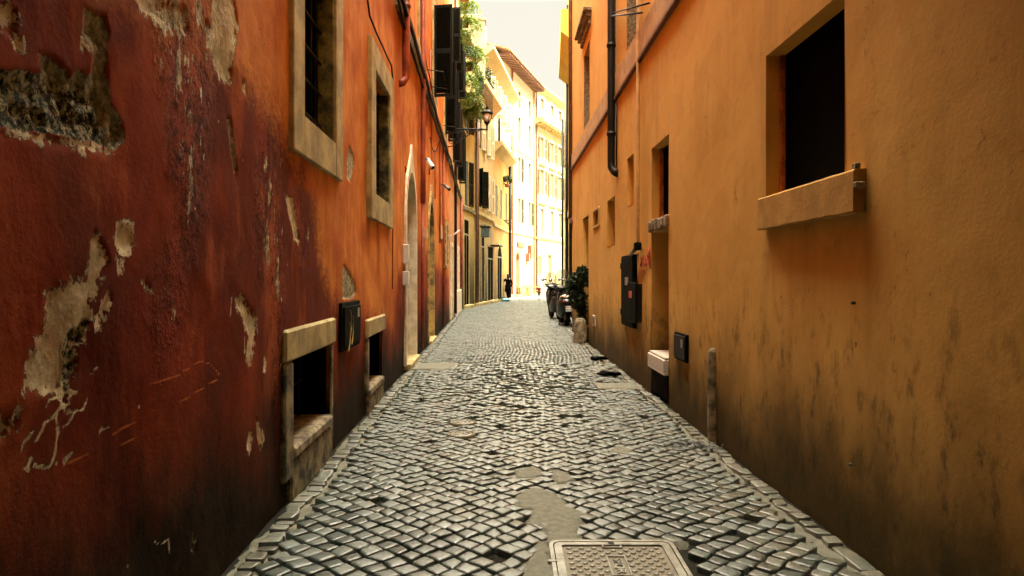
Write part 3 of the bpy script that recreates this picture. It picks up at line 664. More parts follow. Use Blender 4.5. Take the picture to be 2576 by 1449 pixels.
def red_disp(S, Z):
    d = (fbm(S * 0.8, Z * 0.8, 3, 21) - 0.5) * 0.05 + (fbm(S * 3.5, Z * 3.5, 3, 22) - 0.5) * 0.012
    d = np.where(S < 12, d, 0)
    r = np.full(S.shape, -1.0); m = (S < 9)
    for q in rubble: r[m] = np.maximum(r[m], poly_sd(S[m], Z[m], q))
    r2 = r + (fbm(S * 12, Z * 12, 3, 31) - 0.5) * 0.05
    k = np.clip(r2 / 0.012, 0, 1)
    rc_ = np.full(S.shape, -1.0)
    for q in cream: rc_[m] = np.maximum(rc_[m], poly_sd(S[m], Z[m], q))
    rc_ = rc_ + (fbm(S * 14, Z * 14, 3, 37) - 0.5) * 0.04
    rc_ = np.where(r2 > 0, -1, rc_)
    rough = (fbm(S * 22, Z * 22, 4, 33) - 0.5) * 0.05
    big = np.clip(r / 0.06, 0, 1) * (S < 3.6)
    return d - 0.010 * k + k * rough * (0.06 + 0.94 * big) - 0.004 * big - 0.007 * np.clip(rc_ / 0.010, 0, 1)
red = thing('red_house', 'red and orange plastered house with peeling render along the left side', 'house', (-3.5, 10, 0))
hL = [(5.01, 6.05, 2.59, 3.90, .16), (8.20, 9.40, 2.42, 3.84, .16), (4.80, 6.02, 0.30, 0.90, .45), (7.86, 8.98, 0.22, 0.80, .45),
      (11.5, 13.0, 0.05, 3.25, .26), (15.9, 17.3, 0.04, 3.2, .26)]
upL = [(13.6, 14.6, 5.9, 8.0, .18), (17.2, 18.3, 5.8, 8.0, .18), (21.6, 22.7, 5.8, 8.0, .18)]
bkL = [(1.2, 2.4, 4.6, 6.6, .18), (5.0, 6.1, 6.2, 8.2, .18)]
FINE = [(-9, 1.6, .4), (1.6, 5.2, .013), (5.2, 9.6, .045), (9.6, 24.3, .25)]
build_wall('wall', FL, FINE, [(-.15, 4.1, .016), (4.1, 17.5, .4)], hL + upL + bkL, M['red'], red, 7, red_attrs, red_disp)
for h in bkL: window(red, FL, *h[:4], h[4], frame='trav', fw=.2)
window(red, FL, 5.01, 6.05, 2.59, 3.90, .14, 'dark', 'trav', .285, .05, grille=(5, 5), label='larger barred window in a pale stone frame')
window(red, FL, 8.20, 9.40, 2.42, 3.84, .14, 'dark', 'trav', .30, .05, grille=(4, 4), label='second barred window with a chipped stone frame')
for i, h in enumerate(hL[:2]):                              # mossy far jambs
    w = MB(FL).rbox(h[1] - .035, h[1] + .001, -.125, .028, h[2], h[3], .006).build('jamb', M['moss'], red)
for i, (a, b, c, d, dp) in enumerate(hL[2:4]):
    w = MB(FL).box(a - .001, b + .001, -dp - .02, -dp + .01, c - .001, d + .001).build('cellar_window', M['dark'], red)
    w['label'] = ('large low cellar opening under a stone lintel', 'small low cellar opening under a stone lintel')[i]
    q = MB(FL).box(a + .001, a + .02, -dp, -.03, c, d); q.box(b - .02, b - .001, -dp, -.03, c, d); q.box(a + .02, b - .02, -dp, -.03, d - .02, d - .001); q.build('shade_lining', M['dark'], w)  # near-black lining puts the recess shade into the colour
    ex = (.20, .12)[i]; top = (1.115, 1.0)[i]
    MB(FL).rbox(a - ex, b + .10, -.03, .035, d, top, .018).build('lintel', M['trav'], w)
    q = MB(FL).rbox(a - ex, a - .002, -.4, .03, .12 if i == 0 else c, d - .004, .015)
    if i == 0: MB(FL).rbox(b + .002, b + .09, -.4, .012, .10, d - .004, .012).build('jamb', M['trav_dirty'], w)
    q.build('jamb', M['trav_dirty'], w)
    MB(FL).rbox(a + .002, b - .05, -.42, .04, c - .07, c + .02, .02).build('sill', M['stone'], w)
    MB(FL).rbox(a - .04, b - .02, -.03, .028, -.05, c - .072, .015).build('base_block', M['trav_dirty'], w)
    q = MB(FL)
    for k in range(4): q.tube([(a + (b - a) * (k + .5) / 4, -.22, c + .02), (a + (b - a) * (k + .5) / 4, -.22, d)], .011, 6)
    q.tube([(a, -.23, (c + d) / 2), (b, -.23, (c + d) / 2)], .012, 6); q.build('grille', M['iron'], w)
def arch_door(parent, F, s0, s1, z0, zs, za, depth, mat, dm, lab, spike):
    """pointed white surround fixed over the opening, leaf set back behind pale reveals"""
    d = MB(F).box(s0 - .001, s1 + .001, -depth - .02, -depth + .012, z0, za + .05)
    for i in range(3):
        for j in range(2): d.rbox(s0 + .12 + j * (s1 - s0 - .18) / 2, s0 + .12 + (j + .82) * (s1 - s0 - .18) / 2, -depth + .01, -depth + .03, z0 + .2 + i * .85, z0 + .9 + i * .85, .01)
    d = d.build('door', M[dm], parent); d['label'] = lab
    m_ = (s0 + s1) / 2; n = 8; s0 += .005; s1 -= .005; inn = [(s0, z0)]
    for k in range(n + 1): t_ = k / n; inn.append((s0 + (m_ - s0) * (1 - math.cos(t_ * math.pi / 2)) ** .9, zs + (za - zs) * math.sin(t_ * math.pi / 2)))
    inn2 = [(2 * m_ - a, b) for a, b in inn[::-1]][1:]; inn = inn + inn2
    ow = .13; outl = [(s0 - ow, z0)]
    for k in range(n + 1):
        t_ = k / n; outl.append((s0 - ow + (m_ - s0 + ow) * (1 - math.cos(t_ * math.pi / 2)) ** .9, zs + (za + .16 + spike * t_ ** 6 - zs) * math.sin(t_ * math.pi / 2)))
    out2 = [(2 * m_ - a, b) for a, b in outl[::-1]][1:]; outl = outl + out2
    q = MB(F); N_ = len(inn)
    for i in range(N_ - 1):
        a, b, c, e = inn[i], inn[i + 1], outl[i + 1], outl[i]
        vs = [(x, o, z) for o in (-depth + .015, .035) for x, z in (a, b, c, e)]
        vs = [(a[0], -depth + .015, a[1]), (b[0], -depth + .015, b[1]), (b[0], .035, b[1]), (a[0], .035, a[1]), (e[0], .035, e[1]), (c[0], .035, c[1]), (c[0], -.01, c[1]), (e[0], -.01, e[1])]
        q.add(vs, [(0, 1, 2, 3), (3, 2, 5, 4), (4, 5, 6, 7)])
    q.build('surround', M[mat], d); MB(F).rbox(s0 - .05, s1 + .05, -depth, .10, -.03, z0 + .02, .012).build('step', M['trav'], d)
    MB(F).tube([(s0 + .2, -depth + .02, 1.1), (s0 + .2, -depth + .07, 1.1), (s0 + .2, -depth + .07, 1.22), (s0 + .2, -depth + .02, 1.22)], .012, 6).build('handle', M['iron'], d)
arch_door(red, FL, 11.5, 13.0, .05, 2.45, 3.25, .25, 'white', 'doorgrey', 'door under a pointed whitewashed arch', .33)
arch_door(red, FL, 15.9, 17.3, .04, 2.4, 3.2, .25, 'jamb_yellow', 'doorgrey', 'door in a yellowish blotched arch', .28)
for i, h in enumerate(upL): window(red, FL, *h[:4], h[4], 'glass', 'trav', .16, .04, sash='wood', shutters=((1,), (-1,), (-1, 1))[i] if i else None, swing=78, shw=.44 if i < 2 else .34)
MB(FL).rbox(10.2, 24.2, -.01, .055, 5.34, 5.52, .01).build('string_course', M['trav_dirty'], red)
q = MB(FL)                                                  # pipes and cables that belong to the house
q.tube([(10.9, .08, 7.5), (10.9, .08, 4.62), (10.93, .08, 4.52), (10.86, .03, 4.42), (10.8, -.05, 4.38)], .062, 12)
MB().lathe([(.075, -.03), (.075, .03)], FL(10.9, .08, 5.6), 12).build('pipe_collar', M['pipe_red'], red)
o = q.build('downpipe', M['pipe_red'], red); o['label'] = 'short thick red pipe ending in an elbow'
o = MB(FL).tube([(13.9, .07, 16), (13.9, .07, 3.6), (13.86, .07, 2.9)], .05, 10).build('downpipe', M['pipe_red'], red)
MB(FL).tube([(13.86, .07, 2.9), (13.83, .06, .1)], .035, 8).build('downpipe', M['pipe_red'], red)
def sag(F, a, b, n, drop, o=.05):
    return [(a[0] + (b[0] - a[0]) * i / n, o + .01 * math.sin(i * 1.7), a[1] + (b[1] - a[1]) * i / n - drop * 4 * (i / n) * (1 - i / n) + .02 * math.sin(i * 2.3)) for i in range(n + 1)]
for (a, b, dr, r, o_) in (((9.0, 5.60), (24, 5.36), .06, .026, .09), ((9.0, 5.50), (24, 5.30), .10, .03, .11), ((9.5, 5.30), (24, 5.18), .14, .018, .08), ((13.9, 6.1), (24, 5.25), .2, .012, .05), ((16.0, 3.4 + 1.2), (19, 5.1), .3, .010, .03)):
    MB(FL).tube(sag(FL, a, b, 24, dr, o_), r, 6).build('cable', M['cable'], red)
MB(FL).tube([FL.px(920, 0) and (FL.px(920, 0)[0], .02, FL.px(920, 0)[1])] + [(FL.px(x, y, .03)[0], .03, FL.px(x, y, .03)[1]) for x, y in ((930, 40), (948, 85), (962, 115), (975, 145), (985, 165), (988, 200))], .011, 6).build('cable', M['cable'], red)
for pts, r in (([(16.1, .03, 6.6), (16.1, .03, 5.2), (16.5, .03, 4.9), (16.5, .03, 3.95), (15.9, .03, 3.95), (15.9, .03, 3.75)], .016), ([(9.93, .01, 3.7), (9.9, .012, 2.6), (9.9, .01, 1.3)], .008), ([(17.6, .03, 4.6), (17.6, .03, 3.4)], .014), ([(19.4, .03, 5.2), (19.4, .03, 2.4)], .02), ([(20.6, .05, 5.2), (20.6, .05, .1)], .035), ([(14.9, .03, 6.8), (14.9, .03, 4.6)], .02)):
    MB(FL).tube(pts, r, 6).build('conduit', M['pipe_red'], red)
# stay rods for shutters, plaque, little plates
for s_ in (15.6, 17.0, 21.3): MB(FL).tube([(s_, .0, 6.0), (s_, .35, 5.95), (s_ + .15, .38, 5.8)], .012, 6).build('shutter_stay', M['iron'], red)
MB(FL).rbox(14.9, 15.25, 0, .05, 2.28, 2.5, .01).build('plaque', M['plaque'], red)
MB(FL).rbox(19.6, 20.9, 0, .03, 2.55, 2.95, .01).build('plaque', M['plaque'], red)
f_ = MB(FL).box(22.0, 23.0, .005, .03, 1.9, 3.1).build('blind_window', M['glass'], red)
q = MB(FL); q.rbox(21.85, 22.0, 0, .06, 1.75, 3.25, .01); q.rbox(23.0, 23.15, 0, .06, 1.75, 3.25, .01); q.rbox(22.001, 22.999, 0, .058, 3.1, 3.25, .01); q.rbox(22.001, 22.999, 0, .058, 1.75, 1.9, .01); q.build('frame', M['jamb_yellow'], f_)

# things fixed to the red house
t_ = thing('meter_cabinet', 'dark green steel meter door scratched over, between the two cellar openings', 'meter cabinet', tuple(FL(6.8, .03, .8)))
MB(FL).rbox(6.36, 7.24, 0, .035, .79, 1.23, .006).build('frame', M['greenmetal'], t_)
MB(FL).rbox(6.40, 7.20, .03, .05, .83, 1.19, .006).build('door', M['greenmetal'], t_)
MB(FL).box(7.02, 7.12, .0505, .053, 1.07, 1.16).build('sticker', M['paper'], t_)
q = MB(FL)
for x0, z0_ in ((6.65, 1.05), (6.75, 1.0), (6.6, .95)): q.tube([(x0 + .04 * math.sin(i * 1.3), .053, z0_ + .1 * math.cos(i * .9) - .02 * i) for i in range(7)], .004, 5)
q.build('scratched_marks', M['jamb_yellow'], t_)
t_ = thing('letter_box', 'small white intercom boxes beside the pointed white door', 'intercom', tuple(FL(11.2, .03, 1.6)))
MB(FL).rbox(11.12, 11.3, .0, .09, 1.68, 1.98, .012).build('upper_box', M['camwhite'], t_)
MB(FL).rbox(11.06, 11.24, .0, .10, 1.34, 1.56, .012).build('lower_box', M['camwhite'], t_)
def security_camera(F, s, z, lab, tilt, mt='camwhite', flip=1):
    t_ = thing('security_camera', lab, 'security camera', tuple(F(s, 0, z)), group='security cameras on the red wall')
    MB(F).rbox(s - .04, s + .04, 0, .03, z + .02, z + .12, .006).build('wall_plate', M['camgrey'], t_)
    MB(F).tube([(s, .02, z + .07), (s, .12, z + .07), (s, .15, z + .04)], .018, 8).build('bracket', M['camgrey'], t_)
    c_ = Vector(F(s, .17, z)); d = (F.n * .55).to_3d() + Vector((0, -.55 * flip, -tilt)); d.normalize()
    MB().lathe([(.034, -.09), (.042, -.08), (.042, .10), (.048, .11), (.048, .17), (.040, .17)], c_, 12, d).build('housing', M[mt], t_)
    MB().lathe([(.036, .165), (.036, .172)], c_, 12, d).build('lens', M['blackplastic'], t_)
a = FL.px(1080, 408, .17); security_camera(FL, a[0], a[1], 'pale bullet camera on the wall beyond the pointed white door, upper nearer one', .8)
a = FL.px(1122, 470, .17); security_camera(FL, a[0], a[1], 'grey bullet camera farther along the wall, pointing down across the lane', .45, 'camgrey')

# ------------------------------------------------------------------ salmon house (left, farther)
pk = thing('salmon_house', 'narrow salmon house with many open dark shutters past the red house', 'house', (-4.5, 29, 0))
hP = [(26.2, 27.3, 5.7, 7.9, .18), (30.2, 31.3, 5.6, 7.8, .18), (25.8, 26.9, 9.2, 11.2, .18), (29.8, 30.9, 9.2, 11.2, .18), (25.3, 26.3, .05, 2.6, .3), (28.0, 28.9, 1.6, 3.0, .2), (31.2, 32.3, .05, 2.7, .3)]
build_wall('wall', FL, [(24.32, 33.6, .5)], [(-.15, 14.5, .5)], hP, M['pink'], pk, 7)
for i, h in enumerate(hP):
    if i < 4: window(pk, FL, *h[:4], h[4], 'glass', 'trav', .12, .03, shutters=(-1, 1), swing=82, shm='shut' if i else 'shut2', shw=.30)
    elif i == 5: window(pk, FL, *h[:4], h[4], 'glass', 'white', .12, .04)
    else:
        d = MB(FL).box(h[0] - .001, h[1] + .001, -.3, -.26, h[2], h[3]).build('door', M['door'], pk)
        q = MB(FL); q.rbox(h[0] - .16, h[0], -.02, .05, 0, h[3] + .16, .01); q.rbox(h[1], h[1] + .16, -.02, .05, 0, h[3] + .16, .01); q.rbox(h[0] + .001, h[1] - .001, -.02, .048, h[3], h[3] + .158, .01); q.build('frame', M['white'], d)
MB(FL).rbox(28.9, 33.5, -.01, .10, -.03, .95, .02).build('plinth', M['white'], pk)
MB(FL).tube([(27.6, .08, 14), (27.6, .08, .1)], .055, 10).build('downpipe', M['pipe_dark'], pk)
MB(FL).tube([(33.2, .10, 5.2), (33.2, .10, 1.0)], .06, 10).build('downpipe', M['pipe_red'], pk)
for k in range(3): MB(FL).tube(sag(FL, (24.3, 5.34 - .07 * k), (33.5, 5.25 - .1 * k), 16, .06 + .05 * k, .09), .022, 6).build('cable', M['cable'], pk)
MB(FL).rbox(24.35, 33.5, -.01, .06, 5.3, 5.45, .01).build('string_course', M['trav_dirty'], pk)
q = MB(FL); q.rbox(24.4, 33.9, 0, .45, 14.5, 14.62, .01); q.build('roof', M['tile'], pk)
t_ = thing('bracket_sign', 'small white slanting arm on the wall past the cameras', 'wall bracket', tuple(FL(25.0, 0, 2.9)))
MB(FL).tube([(24.8, 0, 2.85), (24.8, .35, 3.12)], .03, 8).build('arm', M['camwhite'], t_); MB(FL).rbox(24.7, 24.9, 0, .05, 2.75, 2.95, .01).build('wall_plate', M['camwhite'], t_)

# ------------------------------------------------------------------ wall lamp
LY = 22.2
lamp = thing('wall_lamp', 'wrought iron bracket lantern reaching over the lane from the shuttered left wall', 'street lamp', tuple(FL(LY, 0, 5.860)))
xo = float(-0.775 - FL(LY, 0, 0)[0])                         # reach of the arm
q = MB(FL); q.tube([(LY, .0, 6.080), (LY, xo, 6.080)], .022, 8); q.rbox(LY - .05, LY + .05, -.01, .04, 5.460, 6.260, .01); q.build('arm', M['iron'], lamp)
q = MB(FL); q.tube([(LY, .02, 5.510), (LY, .25, 5.560), (LY, .55, 5.780), (LY, .85, 5.980), (LY, xo - .15, 6.060)], .016, 6)
for (c0_, c1_, r0) in ((.28, 5.880, .15), (.52, 5.940, .11), (.72, 5.980, .075), (.20, 5.680, .09), (.9, 6.015, .05)):
    q.tube([(LY, c0_ + r0 * (1 - k / 22) * math.cos(k * .62), c1_ + r0 * (1 - k / 22) * math.sin(k * .62)) for k in range(18)], .010, 5)
q.build('scrollwork', M['iron'], lamp)
LC = Vector(FL(LY, xo, 0)); 
MB().lathe([(0.0128, 6.0500), (0.0320, 6.0740), (0.0192, 6.1100), (0.0288, 6.1340), (0.0192, 6.1700), (0.0384, 6.2180), (0.0832, 6.2780), (0.0960, 6.2900), (0.0960, 6.3020), (0.0640, 6.3020)], LC, 10).build('base', M['iron'], lamp)
MB().lathe([(0.0640, 6.3032), (0.0864, 6.3050), (0.1504, 6.5420), (0.1280, 6.5420)], LC, 6).build('glass', M['lampglass'], lamp)
q = MB()
for k in range(6):
    a = k * math.pi / 3; q.tube([(LC.x + .0896 * math.cos(a), LC.y + .0896 * math.sin(a), 6.296), (LC.x + .155 * math.cos(a), LC.y + .155 * math.sin(a), 6.548)], .010, 5)
q.build('frame', M['iron'], lamp)
MB().lathe([(0.1600, 6.5420), (0.1856, 6.5540), (0.1856, 6.6020), (0.1600, 6.6140), (0.0896, 6.6620), (0.0448, 6.6980), (0.0320, 6.7220), (0.0576, 6.7520), (0.0448, 6.7820), (0.0128, 6.8180), (0.0192, 6.8360), (0.0000, 6.8540)], LC, 12).build('cap', M['iron'], lamp)

# ------------------------------------------------------------------ ochre house (right)
oc = thing('ochre_house', 'long ochre plastered house with deep plain openings along right side of lane', 'house', (4, 8, 0))
def RP(x, y, o=0): return FR.px(x, y, o)
sB0, sB1 = RP(2125, 400)[0], RP(1928, 400)[0]
sN0, sN1 = RP(1683, 500)[0], RP(1639, 500)[0]
hR = [(sB0, sB1, 2.03, 3.06, .14), (sN0, sN1, 2.18, 3.12, .16), (sN0, sN1, -.14, 2.04, .34),
      (RP(1594, 0)[0], RP(1578, 0)[0], RP(1578, 520)[1], RP(1594, 385)[1], .22), (RP(1547, 0)[0], RP(1527, 0)[0], RP(1527, 622)[1], RP(1547, 492)[1], .25),
      (RP(1507, 0)[0], RP(1494, 0)[0], RP(1494, 570)[1], RP(1507, 525)[1], .05), (RP(1481, 0)[0], RP(1466, 0)[0], -.14, RP(1481, 540)[1], .42)]
hR += [(RP(1607, 0)[0], RP(1577, 0)[0], 4.98, 7.1, .26), (RP(1550, 0)[0], RP(1530, 0)[0], 4.98, 7.1, .26), (RP(1484, 0)[0], RP(1469, 0)[0], 4.98, 6.75, .26), (5.6, 6.7, 4.98, 7.1, .26), (1.2, 2.3, 4.98, 7.1, .26)]
for s_ in (2.0, 6.5, 10.3, 14.0): hR.append((s_, s_ + 1.1, 9.0, 11.0, .2))
build_wall('wall', FR, [(-9, 2, .5), (2, 9.6, .12), (9.6, 20.1, .25)], [(-.15, 3.5, .12), (3.5, 17.5, .4)], hR, M['ochre'], oc, 7,
           disp=lambda S, Z: (fbm(S * 0.5, Z * 0.5, 3, 41) - 0.5) * 0.025 * np.clip((19 - S) / 3, 0, 1))
w = window(oc, FR, *hR[0][:4], .14, 'dark', label='large plain dark window over a slanting plastered sill')
q = MB(FR)
z = 2.035
for k in range(4): q.rbox(sB1 - .045, sB1 - .004, -.125, -.09, z, min(z + .26, 3.055), .004); z += .262
q.build('frame', M['wood'], w)
sa_, sb_ = FR.px(2147, 480, .065)[0], FR.px(1906, 550, .065)[0]
q = MB(FR); vs = []; n = 15
for i in range(n + 1):
    s_ = sa_ + (sb_ - sa_) * i / n; j = .0022 * math.sin(i * 2.7) + .0015 * math.sin(i * 5.1)
    vs += [(s_, -.02, 1.80 + j), (s_, .060 + j * .5, 1.795 + j), (s_, .068 + j * .5, 1.805 + j), (s_, .066 - j * .5, 2.015 + j * .6), (s_, .056, 2.027 + j * .5), (s_, -.02, 2.029)]
q.add(vs, [(i * 6 + k, i * 6 + k + 1, i * 6 + k + 7, i * 6 + k + 6) for i in range(n) for k in range(5)] + [tuple(range(6)), tuple(n * 6 + k for k in range(6))])
o = q.build('sill', M['sillplaster'], w)
q = MB(FR).rbox(sa_ - .04, sa_ - .002, .02, .07, 1.92, 1.955, .005).build('hinge_pin', M['stone'], w); MB(FR).rbox(sa_ + .01, sa_ + .05, .02, .05, 2.029, 2.06, .004).build('hinge_pin', M['stone'], w)
w = window(oc, FR, *hR[1][:4], .16, 'dark', label='tall narrow window over a rough broken sill')
MB(FR).rbox(sN1 - .05, sN1 - .004, -.148, -.10, 2.19, 3.1, .005).build('frame', M['wood'], w)
sil = MB(FR)
for k in range(9): a = sN0 - .03 + k * (sN1 - sN0 + .08) / 9; sil.rbox(a, a + (sN1 - sN0 + .08) / 9 - .002, -.3, .05 + .015 * math.sin(k * 2.1), 2.05 + .012 * math.sin(k * 1.3), 2.175 + .01 * math.cos(k * 3.1), .012)
sil.build('sill', M['stone'], w)
d = MB(FR).box(sN0 - .001, sN1 + .001, -.36, -.33, -.12, 2.04).build('niche_back', M['dark'], oc)
cz = MB(FR); cz.tube([(sN1 + .02 + .012 * math.sin(k * 1.7), .002, .35 + k * .07) for k in range(9)], .005, 4); cz.build('crack', M['dark'], oc)
for i, h in enumerate(hR[3:7]):
    if i == 2:
        w = window(oc, FR, *h[:4], .05, 'glass', 'pipe_beige', .05, .02, label='small shallow vent window with a frame')
    elif i == 3:
        d = MB(FR).box(h[0] - .001, h[1] + .001, -.43, -.40, -.12, h[3]).build('door', M['door'], oc); d['label'] = 'recessed dark doorway behind the ivy'
    else: window(oc, FR, *h[:4], h[4], 'dark' if i == 1 else 'ochre')
for i, h in enumerate(hR[7:]):
    w = window(oc, FR, *h[:4], h[4], 'glass', sash='shut2' if i < 5 else None)
    MB(FR).box(h[0] + .001, h[0] + .02, -.24, .002, h[2], h[3] - .002).build('stone_reveal', M['peperino'], w); MB(FR).box(h[1] - .02, h[1] - .001, -.24, .002, h[2], h[3] - .002).build('stone_reveal', M['peperino'], w)
h = hR[9]
q = MB(FR); q.rbox(h[0] - .25, h[1] + .3, -.01, .06, h[3] + .28, h[3] + .42, .01); q.rbox(h[0] - .32, h[1] + .36, -.01, .12, h[3] + .421, h[3] + .52, .01); q.rbox(h[0] - .38, h[1] + .42, -.01, .19, h[3] + .521, h[3] + .6, .01); q.build('window_hood', M['stone'], oc)
MB(FR).rbox(-8.9, 20.05, -.01, .035, 4.52, 4.90, .006).build('string_course', M['band'], oc)
MB(FR).rbox(-8.9, 20.05, -.01, .055, 4.46, 4.518, .01).build('brown_strip', M['pipe_brown'], oc)  # brown strip along the bottom edge of the string course
sp = RP(1551, 0)[0]
q = MB(FR); q.tube([(sp, .09, 16), (sp, .09, 3.45), (sp + .02, .085, 3.33), (sp - .06, .05, 3.25), (sp - .2, .02, 3.2)], .065, 12)
for z in (3.9, 5.4, 7.0): MB().lathe([(.08, -.03), (.08, .03)], FR(sp, .09, z), 12).build('pipe_collar', M['pipe_dark'], oc)
o = q.build('downpipe', M['pipe_dark'], oc); o['label'] = 'thick black drainpipe cut off above the niches'
o = MB(FR).tube([(sp - .16, .03, 4.4), (sp - .17, .03, 3.3)], .014, 6).build('conduit', M['pipe_dark'], oc)
sc_ = RP(1612, 0)[0]
MB(FR).tube([(sc_, .04, 9), (sc_, .04, 1.98), (sc_, .04, 1.86)], .024, 8).build('conduit', M['pipe_beige'], oc)
MB(FR).tube([(sc_ + .012, .035, 1.80), (sc_ + .012, .035, 1.25)], .012, 8).build('conduit', M['pipe_beige'], oc)
MB(FR).tube([(20.0, .06, 16), (20.0, .06, 3.1)], .05, 8).build('downpipe', M['pipe_brown'], oc)
MB(FR).rbox(19.9, 20.25, -.01, .07, 3.0, 3.12, .01).build('pipe_bracket', M['pipe_brown'], oc)
# wooden arm brackets beside the black pipe
q = MB(FR)
br = thing('iron_bracket', 'pair of thin iron arms stuck out beside the black drainpipe', 'wall bracket', tuple(FR(sp, 0, 6.4)))
b0 = RP(1562, 40); q.tube([(12.35, .07, 6.02), (9.05, .07, 4.93)], .013, 6); q.build('upper_arm', M['iron'], br)
MB(FR).tube([(12.35, .10, 5.97), (9.35, .10, 4.92)], .013, 6).build('lower_arm', M['iron'], br)
# graffiti
g0 = RP(1622, 662); q = MB(FR); rg = random.Random(4)
for st in ([(0, 0), (-.10, .04), (-.12, .12), (-.02, .15)], [(.06, .0), (.10, .14), (.14, .01), (.08, .06)], [(-.2, .0), (-.2, .14), (-.26, .12), (-.22, .07), (-.3, .0)], [(.22, .02), (.30, .02), (.2, .14), (.32, .16), (.25, .22)], [(-.30, -.06), (.0, -.05)], [(.30, .1), (.36, .24), (.38, -.04)]):
    q.tube([(g0[0] - a, .004, g0[1] - .04 + b) for a, b in st], .0075, 5)
tag(q.build('graffiti', M['redpaint']), 'small red spray scrawl on ochre wall above the grey meter panel', 'graffiti')
# electric cabinets
def cab(name, lab, cat, x0, x1, y0, y1, yb, o1, mt):
    s1, zt = RP(x0, y0); s0 = RP(x1, y0)[0]; zb = RP(x0, yb)[1]
    t_ = thing(name, lab, cat, tuple(FR((s0 + s1) / 2, 0, zb))); return t_, s0, s1, zb, zt
t_, s0, s1, zb, zt = cab('electric_cabinet', 'tall black metal electric cabinet on ochre wall', 'electric cabinet', 1571, 1602, 645, 655, 815, .08, 'greenmetal')
MB(FR).rbox(s0, s1, -.01, .05, zb, zt, .006).build('box', M['greenmetal'], t_)
MB(FR).rbox(s0 + .03, s1 - .03, 0.048, .060, zb + .03, zt - .03, .005).build('door', M['greenmetal'], t_)
q = MB(FR)
for z in (zb + .15, zt - .2): q.rbox(s1 - .01, s1 + .03, .01, .064, z, z + .09, .004)
q.build('hinge', M['greenmetal'], t_)
MB(FR).box((s0 + s1) / 2 - .16, (s0 + s1) / 2 + .12, .0605, .063, zb + .62, zb + .74).build('sticker', M['paper'], t_)
MB(FR).tube([(sc_, .06, 1.88), (s0 + .1, .07, zt + .0)], .03, 8).build('conduit_elbow', M['camgrey'], t_)
MB(FR).rbox(sc_ - .06, sc_ + .07, 0, .09, 1.84, 1.95, .01).build('junction', M['greenmetal'], t_)
t_, s0, s1, zb, zt = cab('meter_box', 'weathered grey panel with pale bolts right of the black cabinet', 'meter panel', 1594, 1615, 710, 712, 808, .05, 'camgrey')
s1 = min(s1, 99); MB(FR).rbox(s0, s1, .066, .095, zb, zt, .008).build('panel', M['greenmetal'], t_)
MB(FR).rbox(s0 + .02, s1 - .02, -.01, .0655, zb + .02, zt - .02, .004).build('back_box', M['iron'], t_)
q = MB(FR)
for i in range(3):
    for j in (0, 1, 5, 6): q.lathe([(.013, 0), (.013, .012)], FR(s0 + .1 + i * (s1 - s0 - .2) / 2, .095, zb + .09 + j * (zt - zb - .18) / 6), 8, (-FR.n.x * -1, 0, 0))
q.build('bolt', M['foam'], t_)
MB(FR).box(s0 + .25, s0 + .5, .0955, .098, zb + .35, zb + .45).build('sticker', M['signred'], t_)
t_, s0, s1, zb, zt = cab('gas_hatch', 'small black meter hatch low on ochre wall beside the stone guard post', 'meter hatch', 1703, 1733, 834, 836, 900, .02, 'blackplastic')
MB(FR).rbox(s0, s1, -.01, .03, zb, zt, .006).build('frame', M['blackplastic'], t_)
MB(FR).rbox(s0 + .02, s1 - .02, .028, .042, zb + .02, zt - .02, .005).build('door', M['iron'], t_)
MB(FR).box(s0 + .10, s0 + .17, .0425, .045, (zb + zt) / 2, (zb + zt) / 2 + .09).build('sticker', M['paper'], t_)
t_, s0, s1, zb, zt = cab('vent_grille', 'tiny white slatted vent low on ochre wall by the short stone', 'vent', 1492, 1498, 792, 792, 818, .02, 'camwhite')
MB(FR).rbox(s0, s1, -.01, .015, zb, zt, .004).build('frame', M['white'], t_)
q = MB(FR)
for k in range(6): z = zb + .03 + k * (zt - zb - .04) / 6; q.box(s0 + .02, s1 - .02, .016, .022, z, z + .012)
q.build('slat', M['iron'], t_)
# guard posts
def guard(F, s, h, w, lab, name='guard_post'):
    q = MB(); c_ = Vector(F(s, 0, 0)); prof = [(w, -.1), (w * 1.02, .1), (w * .97, h * .5), (w * .9, h - w * 1.1), (w * .82, h - w * .5), (w * .55, h - w * .12), (w * .12, h)]
    n = 14; vs = []; k0 = len(prof)
    pr = []
    for i in range(k0 - 1):
        for k in range(5): tt = k / 5; pr.append((prof[i][0] * (1 - tt) + prof[i + 1][0] * tt, prof[i][1] * (1 - tt) + prof[i + 1][1] * tt))
    pr.append(prof[-1])
    for i, (r, z) in enumerate(pr):
        for k in range(n):
            a = 2 * math.pi * k / n; rr_ = r * (1 + .10 * (float(fbm(np.array(a * 2.0), np.array(z * 9), 3, int(s * 10))) - .5) * 2); vs.append((c_.x + rr_ * math.cos(a), c_.y + rr_ * math.sin(a), z))
    q.add(vs, [(i * n + k, i * n + (k + 1) % n, (i + 1) * n + (k + 1) % n, (i + 1) * n + k) for i in range(len(pr) - 1) for k in range(n)] + [tuple((len(pr) - 1) * n + k for k in range(n))], True)
    return tag(q.build(name, M['stone']), lab, 'guard stone')
guard(FR, RP(1797, 1000)[0], .82, .062, 'tall thin rounded stone post half sunk in the ochre wall')
guard(Face((1.70, 0), (1.70 - .0105 * 20, 20), -1), RP(1480, 860)[0] - .1, .56, .15, 'short stout rounded stone standing before the ivy doorway')
